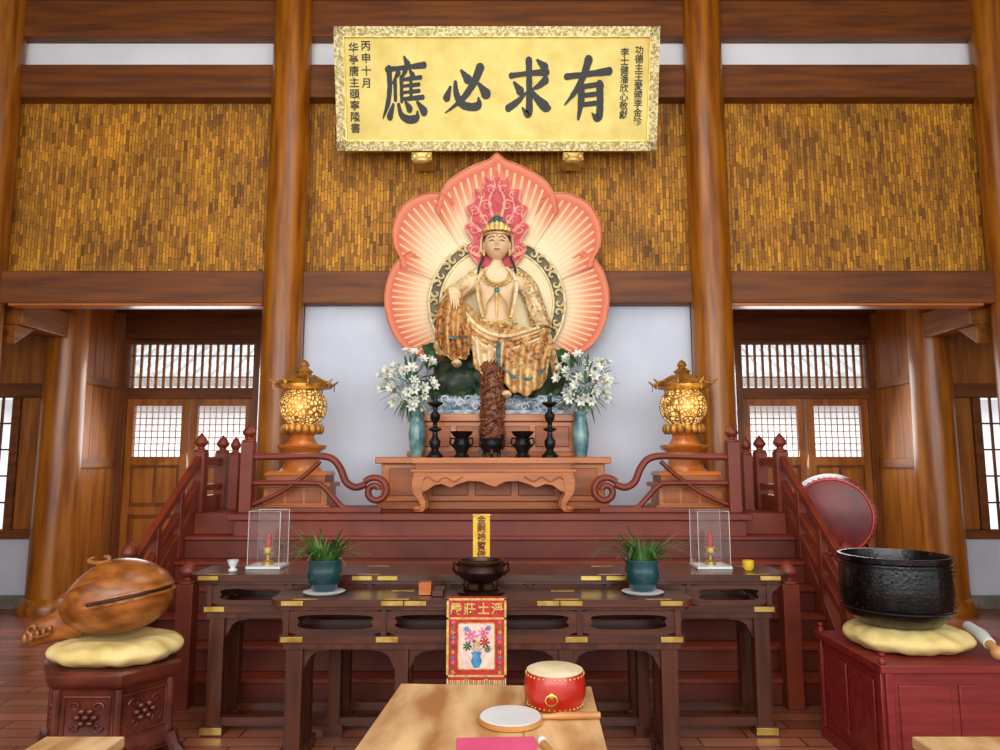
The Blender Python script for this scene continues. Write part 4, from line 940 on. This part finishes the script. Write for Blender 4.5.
o.tube([fc+Vector(q) for q in ((-.14,-.02,-.07),(-.25,-.05,-.12),(-.34,-.07,-.15),(-.42,-.09,-.165))],[.12,.095,.072,.062],m_fish,16,.8)
for sd in (-1,1):
    o.tube([fc+Vector((-.33+.04*math.cos(t*.6)-.008*t,-.145 if sd<0 else -.02,-.14+.03*math.sin(t*.6)*sd)) for t in range(12)],.01,m_fish,6)
for k in range(5): o.ell(fc+Vector((-.30-.03*k,-.135-.006*k,-.14-.008*k)),(.014,.012,.028),m_fish,8,6)
o.tube([fc+Vector((-.08+.06*math.cos(t*.45+2),-.04,.208+.018*math.sin(t*.45+2))) for t in range(13)],[.008+.006*math.sin(t/4) for t in range(13)],m_fish,8)
o.tube(catmull([fc+Vector(q) for q in ((-.24,-.155,.03),(-.1,-.2,.095),(.04,-.19,.125),(.18,-.14,.12))],6),.005,m_fish,6)
o.done(ang=60)
# ---------------------------------------------------------------- bowl + cabinet
bx0=1.965
o=O('red_cabinet'); 
o.box(bx0,bx0+.95,3.78,4.5,.06,.56,m_cab); o.box(bx0-.025,bx0+.975,3.755,4.525,.56,.6,m_cab); o.box(bx0-.02,bx0+.97,3.76,4.52,0,.06,m_cab)
for j in range(2): o.box(bx0-.012,bx0,3.87+.3*j,4.11+.3*j,.12,.5,m_cab)
for k in range(3): o.box(bx0+.07+.3*k,bx0+.33+.3*k,3.772,3.78,.12,.5,m_cab)
for a in (bx0,bx0+.91): o.box(a,a+.04,3.762,3.79,.06,.56,m_cab)
for y in (3.78,4.46): o.box(bx0-.018,bx0,y,y+.04,.06,.56,m_cab)
for y in (3.79,4.49): o.lathe((bx0+.0,y,.6),[(.02,0),(.02,.02),(.008,.03),(.018,.045),(0,.06)],m_cab,10)
o.done(.004)
cushion('yellow_cushion',2.28,4.13,.602,.31,.28,.14)
BR=.95
o=O('singing_bowl'); 
o.lathe((2.24,4.13,.724),[(r*BR,z*.94) for r,z in [(.0,0),(.16,.0),(.22,.015),(.27,.06),(.295,.13),(.3,.22),(.292,.33),(.29,.36),(.3,.37),(.302,.4),(.285,.4),(.275,.36),(.28,.2),(.25,.07),(0,.03)]],m_bowl,56)
rnd=random.Random(4)
for i in range(130):
    a=rnd.uniform(pi*.9,pi*2.1); z=rnd.uniform(.1,.33); o.ell((2.24+.283*math.cos(a),4.13+.283*math.sin(a),.724+z*.95),(.006,.006,.004),m_bronze,6,4)
for z in (.095,.325): o.tube([(2.24+.281*math.cos(t),4.13+.281*math.sin(t),.724+z) for t in [k*2*pi/56 for k in range(56)]],.004,m_bronze,6,closed=True)
o.done()
o=O('bowl_mallet'); o.tube([(2.645,4.16,.70),(2.625,4.02,.685),(2.60,3.92,.665)],[.030,.034,.03],m_cer,14); o.tube([(2.60,3.92,.665),(2.58,3.84,.65)],[.024,.024],m_stick,10); o.ell((2.575,3.82,.644),(.036,.036,.036),m_stick,12,8); o.done()
# ---------------------------------------------------------------- big drum
dr=empty('barrel_drum')
DX=3.03
o=O('drum_shell'); ax=Vector((-.42,-1,.03)).normalized(); o.M=Matrix.Translation((DX,6.62,1.14))@ax.to_track_quat('Z','Y').to_matrix().to_4x4()
o.lathe((0,0,0),[(.0,-.26),(.31,-.255),(.325,-.24),(.36,-.1),(.37,0),(.36,.1),(.33,.235),(.33,.255),(.315,.262),(0,.262)],m_drumd,48)
for R,z in ((.333,.215),(.333,-.215)):
    for i in range(44): a=2*pi*i/44; o.ell((R*math.cos(a),R*math.sin(a),z),(.011,.011,.011),m_brass,8,5)
o.tube([(.32*math.cos(t),.32*math.sin(t),.262) for t in [k*2*pi/48 for k in range(48)]],.012,m_drumr,8,closed=True)
o.done(parent=dr)
o=O('drum_stand')
for sx in (-1,1):
    o.beam((DX+sx*.3,6.42,0),(DX+sx*.26,6.5,1.0),.05,.05,m_red); o.beam((DX+sx*.3,6.86,0),(DX+sx*.26,6.78,1.0),.05,.05,m_red); o.beam((DX+sx*.3,6.4,.3),(DX+sx*.3,6.88,.3),.04,.05,m_red)
for y in (6.48,6.8): o.beam((DX-.3,y,.78),(DX+.3,y,.78),.04,.05,m_red); o.beam((DX-.3,y,.3),(DX+.3,y,.3),.04,.05,m_red)
o.done(.003,parent=dr)
# ---------------------------------------------------------------- light and camera
w=bpy.data.worlds.new('World'); S.world=w; w.use_nodes=True; bg=w.node_tree.nodes['Background']; bg.inputs[0].default_value=(1,.99,.975,1); bg.inputs[1].default_value=1.22
def area(name,loc,tgt,sx,sy,e,col):
    l=bpy.data.lights.new(name,'AREA'); l.shape='RECTANGLE'; l.size=sx; l.size_y=sy; l.energy=e; l.color=col
    q=bpy.data.objects.new(name,l); S.collection.objects.link(q); q.location=loc; q.rotation_euler=(Vector(tgt)-Vector(loc)).to_track_quat('-Z','Y').to_euler(); return q
area('daylight_front_doors',(0,-1.5,3.2),(0,6,2.8),8,3,335,(1,.985,.965))
area('hall_fill_light',(0,3.6,6.3),(0,5.8,1.5),4,2,80,(1,.97,.91))  # added fill under the ceiling, no fixture hangs there
area('courtyard_fill_light',(0,10.5,7),(0,17,2),16,3,2200,(1,1,1))  # added area lamp that brightens the exterior building behind the doors
for sd in (-1,1): area('vestibule_daylight',(sd*3.9,9.2,2.2),(sd*3.4,6.5,1),1.4,1.4,30,(.95,.98,1))
for x in (-1.7,1.66):
    l=bpy.data.lights.new('lantern_bulb','POINT'); l.energy=4; l.color=(1,.78,.45); l.shadow_soft_size=.1
    q=bpy.data.objects.new('lantern_bulb',l); S.collection.objects.link(q); q.location=(x,6.1,2.1)
cam=bpy.data.cameras.new('camera'); cam.lens=26; cam.sensor_width=36; cam.clip_start=.05
co=bpy.data.objects.new('camera',cam); S.collection.objects.link(co); co.location=(.04,0,1.6); co.rotation_euler=(math.radians(97),0,0); S.camera=co
